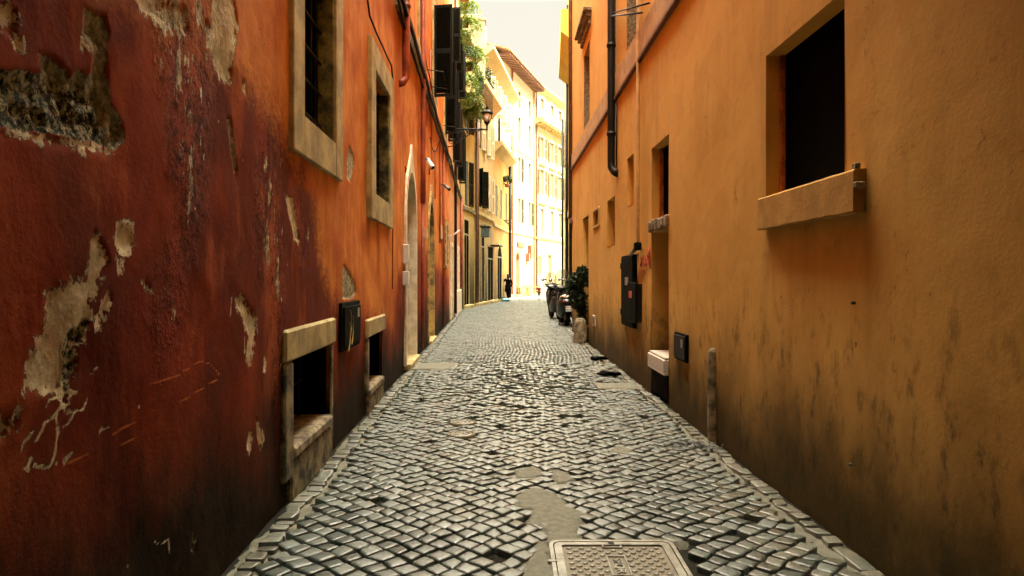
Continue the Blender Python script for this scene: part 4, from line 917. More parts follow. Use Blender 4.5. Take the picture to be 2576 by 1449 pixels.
# nail studs
for (x, y) in ((2149, 762), (2144, 1168)):
    s_, z_ = RP(x, y); MB().lathe([(.009, -.005), (.009, .016), (.004, .02)], FR(s_, 0, z_), 8, (-1, 0, 0)).build('iron_stud', M['stone'], oc)
# s_ = RP(2149, 700)[0]; MB(FR).tube([(s_ + .002 * math.sin(k * 1.9), .0, 1.72 - k * .06) for k in range(16)], .0032, 4).build('crack', M['band'], oc)

# polystyrene box on a black crate, in the niche
sm = (sN0 + sN1) / 2
cr = thing('black_crate', 'black plastic crate standing in the ochre niche under a white box', 'crate', tuple(FR(sm, -.15, 0)))
q = MB(FR); q.box(sN0 + .06, sN1 - .08, -.31, .0, .012, .03); q.box(sN0 + .06, sN0 + .08, -.31, .0, .03, .30); q.box(sN1 - .10, sN1 - .08, -.31, .0, .03, .30); q.box(sN0 + .08, sN1 - .10, -.31, -.29, .03, .30); q.box(sN0 + .08, sN1 - .10, -.02, 0, .03, .30); q.build('body', M['blackplastic'], cr)
q = MB(FR); q.rbox(sN0 + .05, sN1 - .07, -.02, .012, .27, .315, .004); q.build('rim', M['blackplastic'], cr)
bx = thing('foam_box', 'open white polystyrene box lying on the black crate in the niche', 'box', tuple(FR(sm, -.1, .32)))
q = MB(FR); a, b, c, d = sN0 + .02, sN1 - .04, -.30, .06; z0_, z1_ = .32, .50
q.rbox(a, b, c, d, z0_, z0_ + .03, .008); q.rbox(a, b, d - .035, d, z0_ + .031, z1_, .008); q.rbox(a, b, c, c + .03, z0_ + .031, z1_, .008); q.rbox(a, a + .03, c + .031, d - .036, z0_ + .031, z1_ - .002, .008); q.rbox(b - .03, b, c + .031, d - .036, z0_ + .031, z1_ - .002, .008)
q.build('tub', M['foam'], bx)
MB(FR).rbox(a + .02, b - .02, c + .04, d - .02, z1_ + .002, z1_ + .03, .008).build('lid', M['foam'], bx)

# ------------------------------------------------------------------ middle row, turning right
FM = Face((-2.35, 34.2), (-2.35 + .1347 * 16, 50.2), +1)
def MP(x, y, o=0): return FM.px(x, y, o)
def eave(parent, F, s0, s1, z, out, mat='stone', th=.16, dz=.35, name='cornice'):
    q = MB(F)
    q.add([(s0, -.02, z - dz), (s1, -.02, z - dz), (s1, out * .5, z - dz * .45), (s0, out * .5, z - dz * .45)] + [(s0, out, z - .02), (s1, out, z - .02), (s1, out, z + th), (s0, out, z + th), (s0, -.02, z + th), (s1, -.02, z + th)],
          [(0, 1, 2, 3), (3, 2, 5, 4), (4, 5, 6, 7), (7, 6, 9, 8), (0, 3, 4, 7, 8), (1, 9, 6, 5, 2)])
    return q.build(name, M[mat], parent)
def wins(F, cols, z0, z1, w, d=.18): return [(s - w / 2, s + w / 2, z0, z1, d) for s in cols]
def doorleaf(parent, F, h, mat='door', frame='tan', fw=.16, arch=False, lab=None, lintel=True):
    d = MB(F).box(h[0] - .001, h[1] + .001, -h[4] - .02, -h[4] + .012, h[2], h[3] + .001).build('door', M[mat], parent)
    if lab: d['label'] = lab
    q = MB(F); q.box(h[0], h[1], -h[4] + .012, -h[4] + .02, h[3] - .75, h[3] - .66); q.box((h[0] + h[1]) / 2 - .03, (h[0] + h[1]) / 2 + .03, -h[4] + .012, -h[4] + .018, h[2], h[3] - .75); q.build('transom', M['shut_grey'], d)
    q = MB(F); q.rbox(h[0] - fw, h[0], -.02, .014, h[2], h[3] + fw, .004); q.rbox(h[1], h[1] + fw, -.02, .014, h[2], h[3] + fw, .004); q.rbox(h[0] + .001, h[1] - .001, -.02, .012, h[3], h[3] + fw - .002, .01); q.build('frame', M[frame], d)
    if arch:
        n = 8; m_ = (h[0] + h[1]) / 2; r = (h[1] - h[0]) / 2; q = MB(F)
        for k in range(n):
            a0, a1 = math.pi * k / n, math.pi * (k + 1) / n
            for (c0_, c1_) in ((a0, a1),):
                p0 = (m_ - r * math.cos(c0_), h[3] - r + r * math.sin(c0_)); p1 = (m_ - r * math.cos(c1_), h[3] - r + r * math.sin(c1_))
                q.add([(p0[0], -.1, p0[1]), (p1[0], -.1, p1[1]), (p1[0], -.1, h[3]), (p0[0], -.1, h[3]), (p0[0], .02, p0[1]), (p1[0], .02, p1[1]), (p1[0], .02, h[3]), (p0[0], .02, h[3])], [(4, 5, 6, 7), (0, 1, 5, 4)])
        q.build('arch', M[frame], d)
    MB(F).rbox(h[0] - .1, h[1] + .1, -.02, .28, -.02, .16, .02).build('step', M['trav'], d)
    return d
# first: olive house with planted balcony
m1 = thing('olive_house', 'narrow olive house hung with ferns from its top balcony, just past the salmon house', 'house', tuple(FM(1.6, 0, 0)))
h1 = [(.3, 1.45, 0, 4.3, .02), (.45, 1.25, 5.0, 7.2, .03), (.45, 1.25, 8.6, 10.6, .03), (2.0, 2.5, 4.9, 5.6, .1)]
build_wall('wall', FM, [(-.5, 3.35, .4)], [(-.15, 12.9, .5)], h1, M['olive'], m1, 6)
doorleaf(m1, FM, h1[0], 'dark', 'trav', .12)
for h in h1[1:3]: window(m1, FM, *h[:4], h[4], 'glass', 'trav', .1, .015, shutters=(1,), swing=20, shm='shut2')
window(m1, FM, *h1[3][:4], .1, 'dark')
eave(m1, FM, -.4, 3.3, 12.9, .35, 'trav_dirty')
MB(FM).rbox(-.4, 3.3, -.02, .06, 4.75, 4.95, .01).build('string_course', M['trav_dirty'], m1)
MB(FM).tube([(3.2, .09, 11.3), (3.2, .09, .1)], .06, 8).build('downpipe', M['pipe_brown'], m1)
q = MB(FM); q.rbox(-.3, 3.2, -.02, .95, 9.75, 9.9, .01)
q.build('balcony', M['stone'], m1)
q = MB(FM)
for k in range(16): q.tube([(-.28 + k * .23, .92, 9.9), (-.28 + k * .23, .92, 10.85)], .012, 5)
q.tube([(-.3, .92, 10.86), (3.2, .92, 10.86)], .02, 6); q.build('railing', M['iron'], m1)
# second: tan house with white shutters
m2 = thing('tan_house', 'tan house with white shutters and shop doors painted near-black for deep shade in the middle row', 'house', tuple(FM(6, 0, 0)))
def sM(x): return MP(x, 700)[0]
h2 = [(sM(1194), sM(1205), 0, 3.75, .02), (sM(1211), sM(1218.5), .3, 3.9, .02), (sM(1227), sM(1240), 0, 3.3, .02)]
u2 = [(4.1, 5.0), (5.9, 6.7), (7.3, 8.1)]
hu = [(a, b, 5.3, 7.3, .03) for a, b in u2] + [(a, b, 8.5, 10.4, .03) for a, b in u2]
build_wall('wall', FM, [(3.36, 9.2, .4)], [(-.15, 11.7, .5)], h2 + hu, M['tan'], m2, 6)
for h in h2: doorleaf(m2, FM, h, 'dark', 'trav', .14)  # almost flush leaves; the doorway shade is put into their near-black colour
for i, h in enumerate(hu): window(m2, FM, *h[:4], h[4], 'glass', 'trav', .1, .015, shutters=(-1, 1), shm='shut' if i in (0,) else 'shut_white', swing=14 if i else 40, shw=.42)
eave(m2, FM, 3.36, 9.2, 11.7, .55, 'band', .2, .6)
MB(FM).rbox(3.4, 9.2, -.02, .08, 4.85, 5.05, .01).build('string_course', M['trav'], m2)
MB(FM).tube([(3.5, .09, 11.3), (3.5, .09, .1)], .07, 8).build('downpipe', M['pipe_brown'], m2)
q = MB(FM).rbox(7.9, 9.4, 0, .55, 3.35, 3.42, .01); q.build('canopy', M['iron'], m2)
# third: apricot house with low eave
m3 = thing('apricot_house', 'apricot house with low eave and arched shop door ending the middle row', 'house', tuple(FM(12, 0, 0)))
h3 = [(sM(1251), sM(1262), 0, 3.5, .02)]
u3 = [(9.9, 10.7), (11.8, 12.6), (14.2, 15.0)]
hu3 = [(a, b, 5.3, 7.2, .03) for a, b in u3]
build_wall('wall', FM, [(9.21, 16.1, .4)], [(-.15, 9.55, .5)], h3 + hu3, M['apricot'], m3, .9)
doorleaf(m3, FM, h3[0], 'dark', 'trav', .2, arch=True)
for h in hu3: window(m3, FM, *h[:4], h[4], 'shut_olive', 'trav', .1, .015)
eave(m3, FM, 9.21, 16.1, 9.55, .55, 'tan', .2, .5)
MB(FM).rbox(9.21, 16.1, -.02, .08, 4.6, 4.8, .01).build('string_course', M['trav'], m3)
MB(FM).tube([(15.6, .13, 9.2), (15.6, .13, .1)], .09, 8).build('downpipe', M['pipe_dark'], m3)
q = MB(FM)
for k in range(5): q.tube([(12.6 + k * .35, .05, 5.3), (12.6 + k * .35, .45, 4.95 + .3 * (k % 2))], .015, 5)
q.tube([(12.6, .45, 5.0), (14.2, .45, 5.1)], .02, 5); q.build('drying_rack', M['iron'], m3)
# behind and above: tall house
FD = Face((-1.52, 41.0), (-1.52 + .1347 * 11.6, 52.6), +1)
m4 = thing('tall_pale_house', 'tall pale house rising behind the middle row with a long overhanging cornice', 'house', tuple(FD(5, -3, 0)))
hd = [(a, a + .9, 11.9, 13.7, .2) for a in (1.3, 3.6, 5.9, 8.2, 10.2)] + [(a, a + .9, 9.9 - .6, 10.9, .2) for a in (8.2, 10.2)]
def FDs(s, o, z): return FD(s, o - .95, z)
FD2 = Face((-1.52 - .94, 41.0 + .0), (-1.52 - .94 + .1347 * 11.6, 52.6), +1); FD2.n = FD.n
FD2 = Face(FD(0, -.25, 0)[:2], FD(11.6, -.25, 0)[:2], +1)
build_wall('wall', FD2, [(0, 11.7, .5)], [(9.6, 14.5, .5)], [h for h in hd if h[2] > 9.7 and h[0] > .5], M['cream'], m4, 5)
for i, h in enumerate([h for h in hd if h[2] > 9.7]): window(m4, FD2, *h[:4], h[4], 'glass', 'white', .1, .03, shutters=(-1, 1), shm='shut_white', swing=55)
eave(m4, FD2, -.1, 11.7, 14.6, .75, 'cream2', .2, .7)
MB(FD2).rbox(-.05, 2.2, -4.9, -.05, 14.8, 16.6, .02).build('chimney_block', M['greywall'], m4)
MB(FD2).tube([(6.2, .1, 14.3), (6.2, .1, 9.7)], .07, 8).build('downpipe', M['pipe_dark'], m4)
gb = thing('rear_gable', 'blank grey-beige gable wall behind the hanging plants', 'house', (-4, 40.2, 0))
q = MB(); q.box(-6.5, -1.52, 40.0, 40.95, 8, 15.9); q.build('wall', M['greywall'], gb)
MB().box(-6.5, -1.46, 39.95, 41.0, 15.9, 16.0).build('roof', M['tile'], gb)

# ------------------------------------------------------------------ sunlit far houses
FE = Face((-.75, 52.9), (1.95, 62.3), +1); FF = Face((1.98, 62.45), (7.0, 75.0), +1)
e1 = thing('sunlit_house', 'bright sunlit cream house with brown timber eaves across the end of the lane', 'house', tuple(FE(5, 0, 0)))
def sE(x): return FE.px(x, 700)[0]
he = [(sE(1270), sE(1276.5), 0, 3.3, .25), (sE(1297.5), sE(1307), .02, 3.5, .3), (sE(1279), sE(1284), 0, 3.0, .2)]
eu = []
for z0 in (5.9, 9.2, 12.4, 15.1):
    for x in (1283, 1306, 1332): a = sE(x); eu.append((a - .45, a + .45, z0, z0 + (2.0 if z0 < 15 else 1.4), .15))
build_wall('wall', FE, [(-1.2, 9.78, .5)], [(-.15, 17.9, .5)], he + eu, M['cream'], e1, 7)
doorleaf(e1, FE, he[0], 'shut_grey', 'trav', .14, arch=True); doorleaf(e1, FE, he[1], 'door', 'signorange', .22, arch=True, lab='arched door in an orange surround'); doorleaf(e1, FE, he[2], 'glass', 'white', .06)
for i, h in enumerate(eu):
    sh = (1,) if i in (1, 4, 2, 5, 7) else (-1, 1)
    window(e1, FE, *h[:4], h[4], 'shut_olive', 'white', .06, .04, shutters=sh if i in (1, 2, 4) else None, shm='shut_olive', swing=8)
MB(FE).rbox(-1.2, 9.7, -.02, .08, 4.95, 5.1, .01).build('string_course', M['cream2'], e1)
MB(FE).rbox(-1.2, 9.7, -.02, .06, 11.6, 11.72, .01).build('string_course', M['cream2'], e1)
ep = sE(1286); MB(FE).tube([(ep, .1, 17.6), (ep, .1, .2)], .07, 8).build('downpipe', M['pipe_orange'], e1)
ep = sE(1341); MB(FE).tube([(ep, .1, 17.6), (ep, .1, .2)], .06, 8).build('downpipe', M['pipe_orange'], e1)
q = MB(FE)
for k in range(26): q.rbox(-1.0 + k * .42, -.82 + k * .42, -.02, .95, 17.6, 17.78, .01)
q.build('rafter', M['eavewood'], e1)
q = MB(FE); q.add([(-1.5, 1.05, 17.82), (9.9, 1.05, 17.82), (9.9, -4, 19.6), (-1.5, -4, 19.6), (-1.5, 1.05, 17.92), (9.9, 1.05, 17.92), (9.9, -4, 19.75), (-1.5, -4, 19.75)], [(0, 1, 2, 3), (4, 5, 6, 7), (0, 1, 5, 4), (1, 2, 6, 5), (2, 3, 7, 6), (3, 0, 4, 7)]); q.build('roof', M['tile'], e1)
q = MB(FE); q.add([(-1.2, .0, 17.8), (-1.2, -7, 17.8), (-1.2, -7, 19.3), (-1.2, -4, 19.6), (-1.0, 0, 17.8), (-1.0, -7, 17.8), (-1.0, -7, 19.3), (-1.0, -4, 19.6)], [(0, 1, 2, 3), (4, 5, 6, 7), (0, 1, 5, 4), (0, 3, 7, 4), (2, 3, 7, 6)]); q.build('gable', M['yellow'], e1)
f1 = thing('far_yellow_house', 'pale yellow sunlit palazzo with a dentilled cornice closing the view', 'house', tuple(FF(6, 0, 0)))
def sF(x): return FF.px(x, 700)[0]
hf = [(sF(1355), sF(1360), 1.9, 3.4, .15), (sF(1378), sF(1387), .6, 3.6, .2)]
fu = []
for z0, hh_ in ((5.4, 2.3), (9.0, 2.2), (12.2, 1.9), (16.6, 1.0)):
    for x in (1363, 1388, 1408): a = sF(x); fu.append((a - .55, a + .55, z0, z0 + hh_, .15))
build_wall('wall', FF, [(-.1, 13.5, .6)], [(-.15, 18.2, .6)], hf + fu, M['cream2'], f1, 7)
window(f1, FF, *hf[0][:4], .15, 'shut_grey', 'jamb_yellow', .12, .03); doorleaf(f1, FF, hf[1], 'shut_grey', 'trav', .2)
for i, h in enumerate(fu):
    w = window(f1, FF, *h[:4], h[4], 'shut_grey', 'white', .16, .05, shutters=(-1, 1) if i < 9 and i > 2 else None, shm='shut_grey', swing=10)
    if i < 6: MB(FF).rbox(h[0] - .3, h[1] + .3, -.02, .2, h[3] + .3, h[3] + .45, .02).build('hood', M['jamb_yellow'], w)
eave(f1, FF, -.1, 13.5, 15.2, .85, 'cream2', .25, .35)
q = MB(FF)
for k in range(36): q.rbox(.05 + k * .37, .22 + k * .37, 0, .6, 14.85, 15.05, .01)
q.build('dentils', M['jamb_yellow'], f1)
MB(FF).rbox(-.1, 13.5, -.02, .1, 4.9, 5.1, .01).build('string_course', M['jamb_yellow'], f1)
eave(f1, FF, -.1, 13.5, 18.3, .5, 'trav', .15, .2)
ep = .25; MB(FF).tube([(ep, .12, 18), (ep, .12, .2)], .08, 8).build('downpipe', M['pipe_brown'], f1)
# shop signs, café things
def sbox(name, lab, cat, F, s0, s1, o0, o1, z0, z1, mt, grp=None):
    t_ = thing(name, lab, cat, tuple(F((s0 + s1) / 2, 0, z0)), group=grp)
    q = MB(F); q.rbox(s0, s1, o0, o1, z0, z1, .02); q.build('board', M[mt], t_)
    q = MB(F); q.rbox(s0 - .03, s0 - .002, o0, o1 + .01, z0 - .03, z1 + .03, .006); q.rbox(s1 + .002, s1 + .03, o0, o1 + .01, z0 - .03, z1 + .03, .006); q.build('frame', M['eavewood'], t_)
    return t_
a = FE.px(1308, 640); sbox('shop_sign', 'wide faded red sign board above the orange arched door', 'shop sign', FE, a[0] - .9, a[0] + .9, .03, .12, 3.95, 4.35, 'signred')
a = FE.px(1330, 640); sbox('hanging_sign', 'small upright orange sign to the right of the wide red sign', 'shop sign', FE, a[0] - .3, a[0] + .15, .03, .3, 3.2, 4.2, 'signred')
a = FE.px(1324, 640); sbox('hanging_sign', 'lower small red sign beside the shop window', 'shop sign', FE, a[0] - .25, a[0] + .1, .03, .3, 2.9, 3.5, 'signred')
w0, w1 = sE(1325), sE(1337)
w = MB(FE).box(w0, w1, .01, .03, .95, 3.2).build('shop_window', M['shut_grey'], e1); q = MB(FE)
for a in (w0, (w0 + w1) / 2, w1 - .12): q.rbox(a, a + .12, .03, .08, .95, 3.2, .01)
q.rbox(w0, w1, .03, .078, 2.3, 2.4, .01); q.rbox(w0, w1, .03, .078, 3.2, 3.32, .01); q.build('frame', M['white'], w)
MB(FE).rbox(sE(1312), 9.7, -.02, .06, -.02, .9, .01).build('plinth', M['signorange'], e1)
tb = thing('cafe_table', 'orange wooden cafe table by the plinth of the sunlit house, left one', 'table', (.95, 57.6, 0), group='cafe tables before the sunlit house', world=False)
q = MB(); q.rbox(-.5, .5, -.35, .35, .70, .75, .01); q.build('tabletop', M['signorange'], tb)
for sx in (-1, 1):
    for sy in (-1, 1): MB().tube([(sx * .44, sy * .29, 0), (sx * .42, sy * .27, .70)], .03, 6).build('leg', M['signorange'], tb)
t2 = copy_tree(tb); t2.location = (1.75, 59.6, 0); t2['label'] = 'orange wooden cafe table by the plinth, right one nearer the boy'
bn = thing('cafe_bench', 'low orange bench between the two cafe tables', 'bench', (1.75, 57.9, 0), world=False)
MB().rbox(-.6, .6, -.15, .15, .42, .46, .01).build('seat', M['signorange'], bn)
for sx in (-1, 1): MB().rbox(sx * .5 - .04, sx * .5 + .04, -.13, .13, 0, .42, .01).build('leg', M['signorange'], bn)
# lantern on the tan house, bag and sacks by a step
ln = thing('square_lantern', 'small square blue-grey lantern on the tan house above the shop doors', 'lantern', tuple(FM(4.2, .5, 3.7)))
MB(FM).rbox(4.0, 4.5, .15, .6, 3.65, 4.15, .03).build('glass', M['signblue'], ln); MB(FM).rbox(3.95, 4.55, .1, .65, 4.16, 4.24, .02).build('cap', M['iron'], ln); MB(FM).tube([(4.25, 0, 4.3), (4.25, .38, 4.3), (4.25, .38, 4.2)], .02, 6).build('bracket', M['iron'], ln)
def blob(r, c, n=10, sq=(1, 1, 1), amp=.2, seed=1):
    vs = []; m_ = n
    for i in range(m_ + 1):
        th = math.pi * i / m_
        for k in range(2 * m_):
            ph = math.pi * k / m_; d = 1 + amp * (float(fbm(np.array(2.5 + math.cos(ph) * math.sin(th) * 1.6), np.array(2.5 + math.sin(ph) * math.sin(th) * 1.6 + math.cos(th) * 2), 3, seed)) - .5) * 2
            vs.append((c[0] + r * sq[0] * d * math.sin(th) * math.cos(ph), c[1] + r * sq[1] * d * math.sin(th) * math.sin(ph), c[2] + r * sq[2] * d * math.cos(th)))
    F_ = [(i * 2 * m_ + k, i * 2 * m_ + (k + 1) % (2 * m_), (i + 1) * 2 * m_ + (k + 1) % (2 * m_), (i + 1) * 2 * m_ + k) for i in range(m_) for k in range(2 * m_)]
    return vs, F_
q = MB(); b = blob(.24, FM(10.7, .55, .10), 8, (1, .7, .5), .4, 3); q.add(*b, True); tag(q.build('plastic_bag', M['blue']), 'pale blue plastic bag slumped by the arched shop step', 'bag')
q = MB(); b = blob(.34, FM(10.9, .35, .12), 8, (1.2, .7, .42), .3, 5); q.add(*b, True); tag(q.build('refuse_sack', M['blackplastic']), 'dark refuse sack lying beside the pale blue bag', 'bag')

# ------------------------------------------------------------------ second row on the right
F2 = Face((2.06, 20.25), (2.06 + .052 * 31, 51.25), -1)
r2 = thing('amber_house', 'amber house seen edge on past the ochre one, with a deep yellow eave', 'house', tuple(F2(6, 0, 0)))
h5 = [(a, a + 1.0, z0, z0 + 2.0, .2) for a in (2, 5, 8, 11, 14) for z0 in (1.6, 5.2, 8.8)]
build_wall('wall', F2, [(0, 16.5, .5)], [(-.15, 17, .5)], h5, M['ochre'], r2, 7)
for h in h5: window(r2, F2, *h[:4], h[4], 'glass', 'peperino', .14, .06)
for s_ in (9.9, 16.3): MB(F2).tube([(s_, .1, 15.4), (s_, .1, .1)], .07, 8).build('downpipe', M['pipe_dark'], r2)
eave(r2, F2, 9.5, 16.5, 11.75, .52, 'yellow', .9, .5, 'eave')
MB(F2).rbox(0, 16.5, -.01, .08, 4.5, 4.8, .01).build('string_course', M['band'], r2)
r3 = thing('brown_house', 'dim sliver of a darker house with dark shutters farther along the right side', 'house', tuple(F2(22, 0, 0)))
h6 = [(a, a + 1.0, z0, z0 + 2.0, .2) for a in (18, 21, 24, 27) for z0 in (1.2, 5.2, 8.6)]
build_wall('wall', F2, [(16.51, 27.6, .5)], [(-.15, 17, .5)], [h for h in h6 if h[1] < 27.5], M['apricot'], r3, 7)
for i, h in enumerate(h6):
    if h[1] < 27.5: window(r3, F2, *h[:4], h[4], 'glass', 'peperino', .14, .06)
MB(F2).tube([(27.2, .12, 12), (27.2, .12, .1)], .08, 8).build('downpipe', M['pipe_dark'], r3)
# unseen house added behind the viewer, closing and shading the lane
bk = thing('added_house_behind', 'plain ochre unseen house added behind the viewer to shade the lane', 'house', (0, -12, 0))
q = MB(); q.box(-12, 12, -14, -9.3, -.15, 17); q.build('wall', M['ochre'], bk)

# ------------------------------------------------------------------ covers in the road
mh = thing('access_cover', 'large square cast iron access cover with diamond studs and SPQR lettering', 'manhole cover', (MH[0] + .34, 3.61, 0), world=False)
def rr_(x0, x1, y0, y1, r, n=6):
    out = []
    for cx_, cy_, a0 in ((x1 - r, y1 - r, 0), (x0 + r, y1 - r, 90), (x0 + r, y0 + r, 180), (x1 - r, y0 + r, 270)):
        for k in range(n + 1): a = R(a0 + 90 * k / n); out.append((cx_ + r * math.cos(a), cy_ + r * math.sin(a)))
    return out
zt = float(terrain(.54, 3.6)) + .006
def ring(q, A, B, z0, z1):
    n = len(A); vs = [(x, y, z0) for x, y in A] + [(x, y, z1) for x, y in A] + [(x, y, z1) for x, y in B] + [(x, y, z0) for x, y in B]
    F_ = []
    for i in range(n):
        j = (i + 1) % n; F_ += [(i, j, n + j, n + i), (n + i, n + j, 2 * n + j, 2 * n + i), (2 * n + i, 2 * n + j, 3 * n + j, 3 * n + i)]
    q.add(vs, F_)
W_ = .338
q = MB(); ring(q, rr_(-W_, W_, -W_, W_, .06), rr_(-W_ + .02, W_ - .02, -W_ + .02, W_ - .02, .052), zt - .08, zt + .002); q.build('frame', M['steel'], mh)
q = MB(); ring(q, rr_(-W_ + .026, W_ - .026, -W_ + .026, W_ - .026, .048), rr_(-W_ + .066, W_ - .066, -W_ + .066, W_ - .066, .02), zt - .08, zt); 
q.rbox(-.055, -.043, W_ - .09, W_ - .066, zt - .02, zt - .001, .002); q.rbox(.043, .055, W_ - .09, W_ - .066, zt - .02, zt - .001, .002); q.rbox(-.055, .055, W_ - .101, W_ - .090, zt - .02, zt - .001, .002); q.build('rim', M['steel'], mh)
q = MB(); q.box(-W_ + .06, W_ - .06, -W_ + .06, W_ - .06, zt - .06, zt - .010); q.build('plate', M['steel_dirty'], mh)
q = MB(); pch = .067
for i in range(-9, 10):
    for j in range(-9, 10):
        x = i * pch + (pch / 2 if j % 2 else 0); y = j * .0335
        if abs(x) > W_ - .082 or abs(y) > W_ - .082: continue
        if abs(x) < .066 and -.135 < y < .14: continue
        if abs(x) < .066 and y > W_ - .11: continue
        a, b = .0165, .0145; z0_, z1_ = zt - .0101, zt - .003
        q.add([(x - a, y, z0_), (x, y - b, z0_), (x + a, y, z0_), (x, y + b, z0_), (x - a * .7, y, z1_), (x, y - b * .7, z1_), (x + a * .7, y, z1_), (x, y + b * .7, z1_)], [(4, 5, 6, 7), (0, 1, 5, 4), (1, 2, 6, 5), (2, 3, 7, 6), (3, 0, 4, 7)])
q.build('studs', M['steel'], mh)
q = MB(); ring(q, [(-.05, .125), (-.05, -.12), (.05, -.12), (.05, .125)][::-1], [(-.043, .118), (-.043, -.113), (.043, -.113), (.043, .118)][::-1], zt - .0101, zt - .003); q.build('panel_border', M['steel'], mh)
q = MB(); q.lathe([(.0, -.006), (.018, -.006), (.018, .0016), (0, .0016)], (0, W_ - .045, zt), 12)
q.build('keyhole', M['iron'], mh)
q = MB(); q.rbox(-W_ - .02, -W_ + .03, .03, .055, zt - .01, zt + .006, .003); q.build('hinge', M['steel'], mh)
def text_mesh(s, size, ext):
    cu = bpy.data.curves.new('txt', 'FONT'); cu.body = s; cu.size = size; cu.extrude = ext; cu.align_x = 'CENTER'; cu.align_y = 'CENTER'; cu.resolution_u = 3
    to = bpy.data.objects.new('txt', cu); COL.objects.link(to); dg = bpy.context.evaluated_depsgraph_get()
    me = bpy.data.meshes.new_from_object(to.evaluated_get(dg)); bpy.data.objects.remove(to); return me
me = text_mesh('SPQR', .078, .0035); me.transform(Matrix.Rotation(R(-90), 4, 'Z') @ Matrix.Scale(1.05, 4, (1, 0, 0)) @ Matrix.Scale(.86, 4, (0, 1, 0))); me.transform(Matrix.Translation((0, .003, zt - .0068)))
link_mesh('lettering', me, M['steel'], mh)

for i, (ax, ay, rr2) in enumerate(COVERS):
    c_ = thing('round_cover', ('small round cast iron valve cover, farther of the pair', 'small round cast iron valve cover, nearer of the pair')[i], 'valve cover', (ax, ay, float(terrain(ax, ay)) + .004), world=False)
    q = MB(); q.lathe([(rr2 + .02, -.05), (rr2 + .02, 0), (rr2 - .005, .003), (rr2 - .005, -.006)], (0, 0, 0), 20); q.build('frame', M['steel_dirty'], c_)
    q = MB(); q.lathe([(rr2 - .012, -.02), (rr2 - .012, .0), (rr2 - .03, .001), (rr2 - .03, -.003), (.05, -.003), (.05, .002), (.03, .002), (.03, -.003), (0, -.003)], (0, 0, 0), 20)
    for k in range(10): a = k * math.pi / 5; q.rbox(.07 * math.cos(a) - .006, .07 * math.cos(a) + .006, .07 * math.sin(a) - .006, .07 * math.sin(a) + .006, -.004, .003, .002)
    q.build('lid', M['steel'], c_)
for (x, y, w_, d_, lab) in ((1098, 921, .34, .42, 'rectangular steel plate set in the stones near the pointed white door'), (1555, 968, .30, .26, 'broken stone slab cover among the rough cobbles near the ochre niche')):
    a = G(x, y); t_ = thing('road_plate', lab, 'road plate', (a[0], a[1], float(terrain(*a)) + .012), world=False)
    MB().rbox(-w_, w_, -d_, d_, -.03, 0, .006).build('frame', M['steel_dirty'], t_); MB().rbox(-w_ + .04, w_ - .04, -d_ + .04, d_ - .04, -.01, .004, .003).build('plate', M['mortar'], t_)
# litter at the right kerb
for i, (x, y, r_0, lab) in enumerate(((1506, 903, .13, 'dark crumpled rag at the right kerb, farther one'), (1527, 943, .13, 'dark crumpled rag at the right kerb, nearer one'))):
    a = G(x, y); q = MB(); b = blob(r_0, (a[0], a[1], float(terrain(*a)) + .03), 9, (1.25, .8, .30), .7, 11 + i); q.add(*b, True); tag(q.build('rag', M['blackplastic']), lab, 'litter', 'dark litter by the right kerb')
q = MB()
rg = random.Random(5); a = G(1742, 1122)
for k in range(90):
    x, y = a[0] + rg.gauss(0, .10), a[1] + rg.gauss(0, .11); z = float(terrain(x, y)) + .006 + rg.random() * .02; an = rg.random() * 6.28; s_ = .012 + rg.random() * .02
    q.add([(x + s_ * math.cos(an + t) * (1 if j % 2 else .5), y + s_ * math.sin(an + t) * (1 if j % 2 else .5), z + rg.random() * .012) for j, t in enumerate((0, 1.57, 3.14, 4.71))], [(0, 1, 2, 3)])
tag(q.build('leaf_litter', M['iron']), 'small heap of black dead leaves in a hollow at the right kerb', 'dead leaves', kind='stuff')

# ------------------------------------------------------------------ plants
def leaf_mesh(name, P, D, L, Wd, mat, parent=None, seed=1):
    """P (n,3) leaf bases, D (n,3) directions, lengths L, widths Wd"""
    n = len(P); rg = np.random.default_rng(seed); D = D / (np.linalg.norm(D, axis=1, keepdims=True) + 1e-9)
    r = rg.normal(size=(n, 3)); S = np.cross(D, r); S /= (np.linalg.norm(S, axis=1, keepdims=True) + 1e-9); N_ = np.cross(D, S)
    L = L[:, None]; Wd = Wd[:, None]
    v = np.stack([P, P + D * L * .45 + S * Wd - N_ * L * .06, P + D * L - N_ * L * .22, P + D * L * .45 - S * Wd - N_ * L * .06], 1).reshape(-1, 3)
    f = np.arange(4 * n).reshape(n, 4); me = np_mesh(name, v, f, False, {'rnd': np.repeat(rg.random(n), 4)})
    return link_mesh(name, me, mat, parent)
def fern_mesh(seed, fronds=26, length=.75):
    rg = np.random.default_rng(seed); P = []; D = []; L = []
    for k in range(fronds):
        a = rg.random() * 6.28; up = .3 + rg.random() * .9; ln = length * (.5 + .8 * rg.random()); d = np.array([math.cos(a), math.sin(a), up]); p_ = np.array([0, 0, .1]) + d * .03; n = 16
        for i in range(n):
            d = d + np.array([0, 0, -.20]); d /= np.linalg.norm(d); q_ = p_ + d * ln / n
            sd = np.cross(d, [0, 0, 1]); sd /= np.linalg.norm(sd) + 1e-9
            for s_ in (-1, 1): P.append(q_); D.append(d * .6 + sd * s_ + rg.normal(size=3) * .15); L.append(.10 * (1 - .6 * i / n) * (.7 + .6 * rg.random()))
            p_ = q_
    return np.array(P), np.array(D), np.array(L)
fp = [fern_mesh(s, 54, .8) for s in (1, 2, 3)]
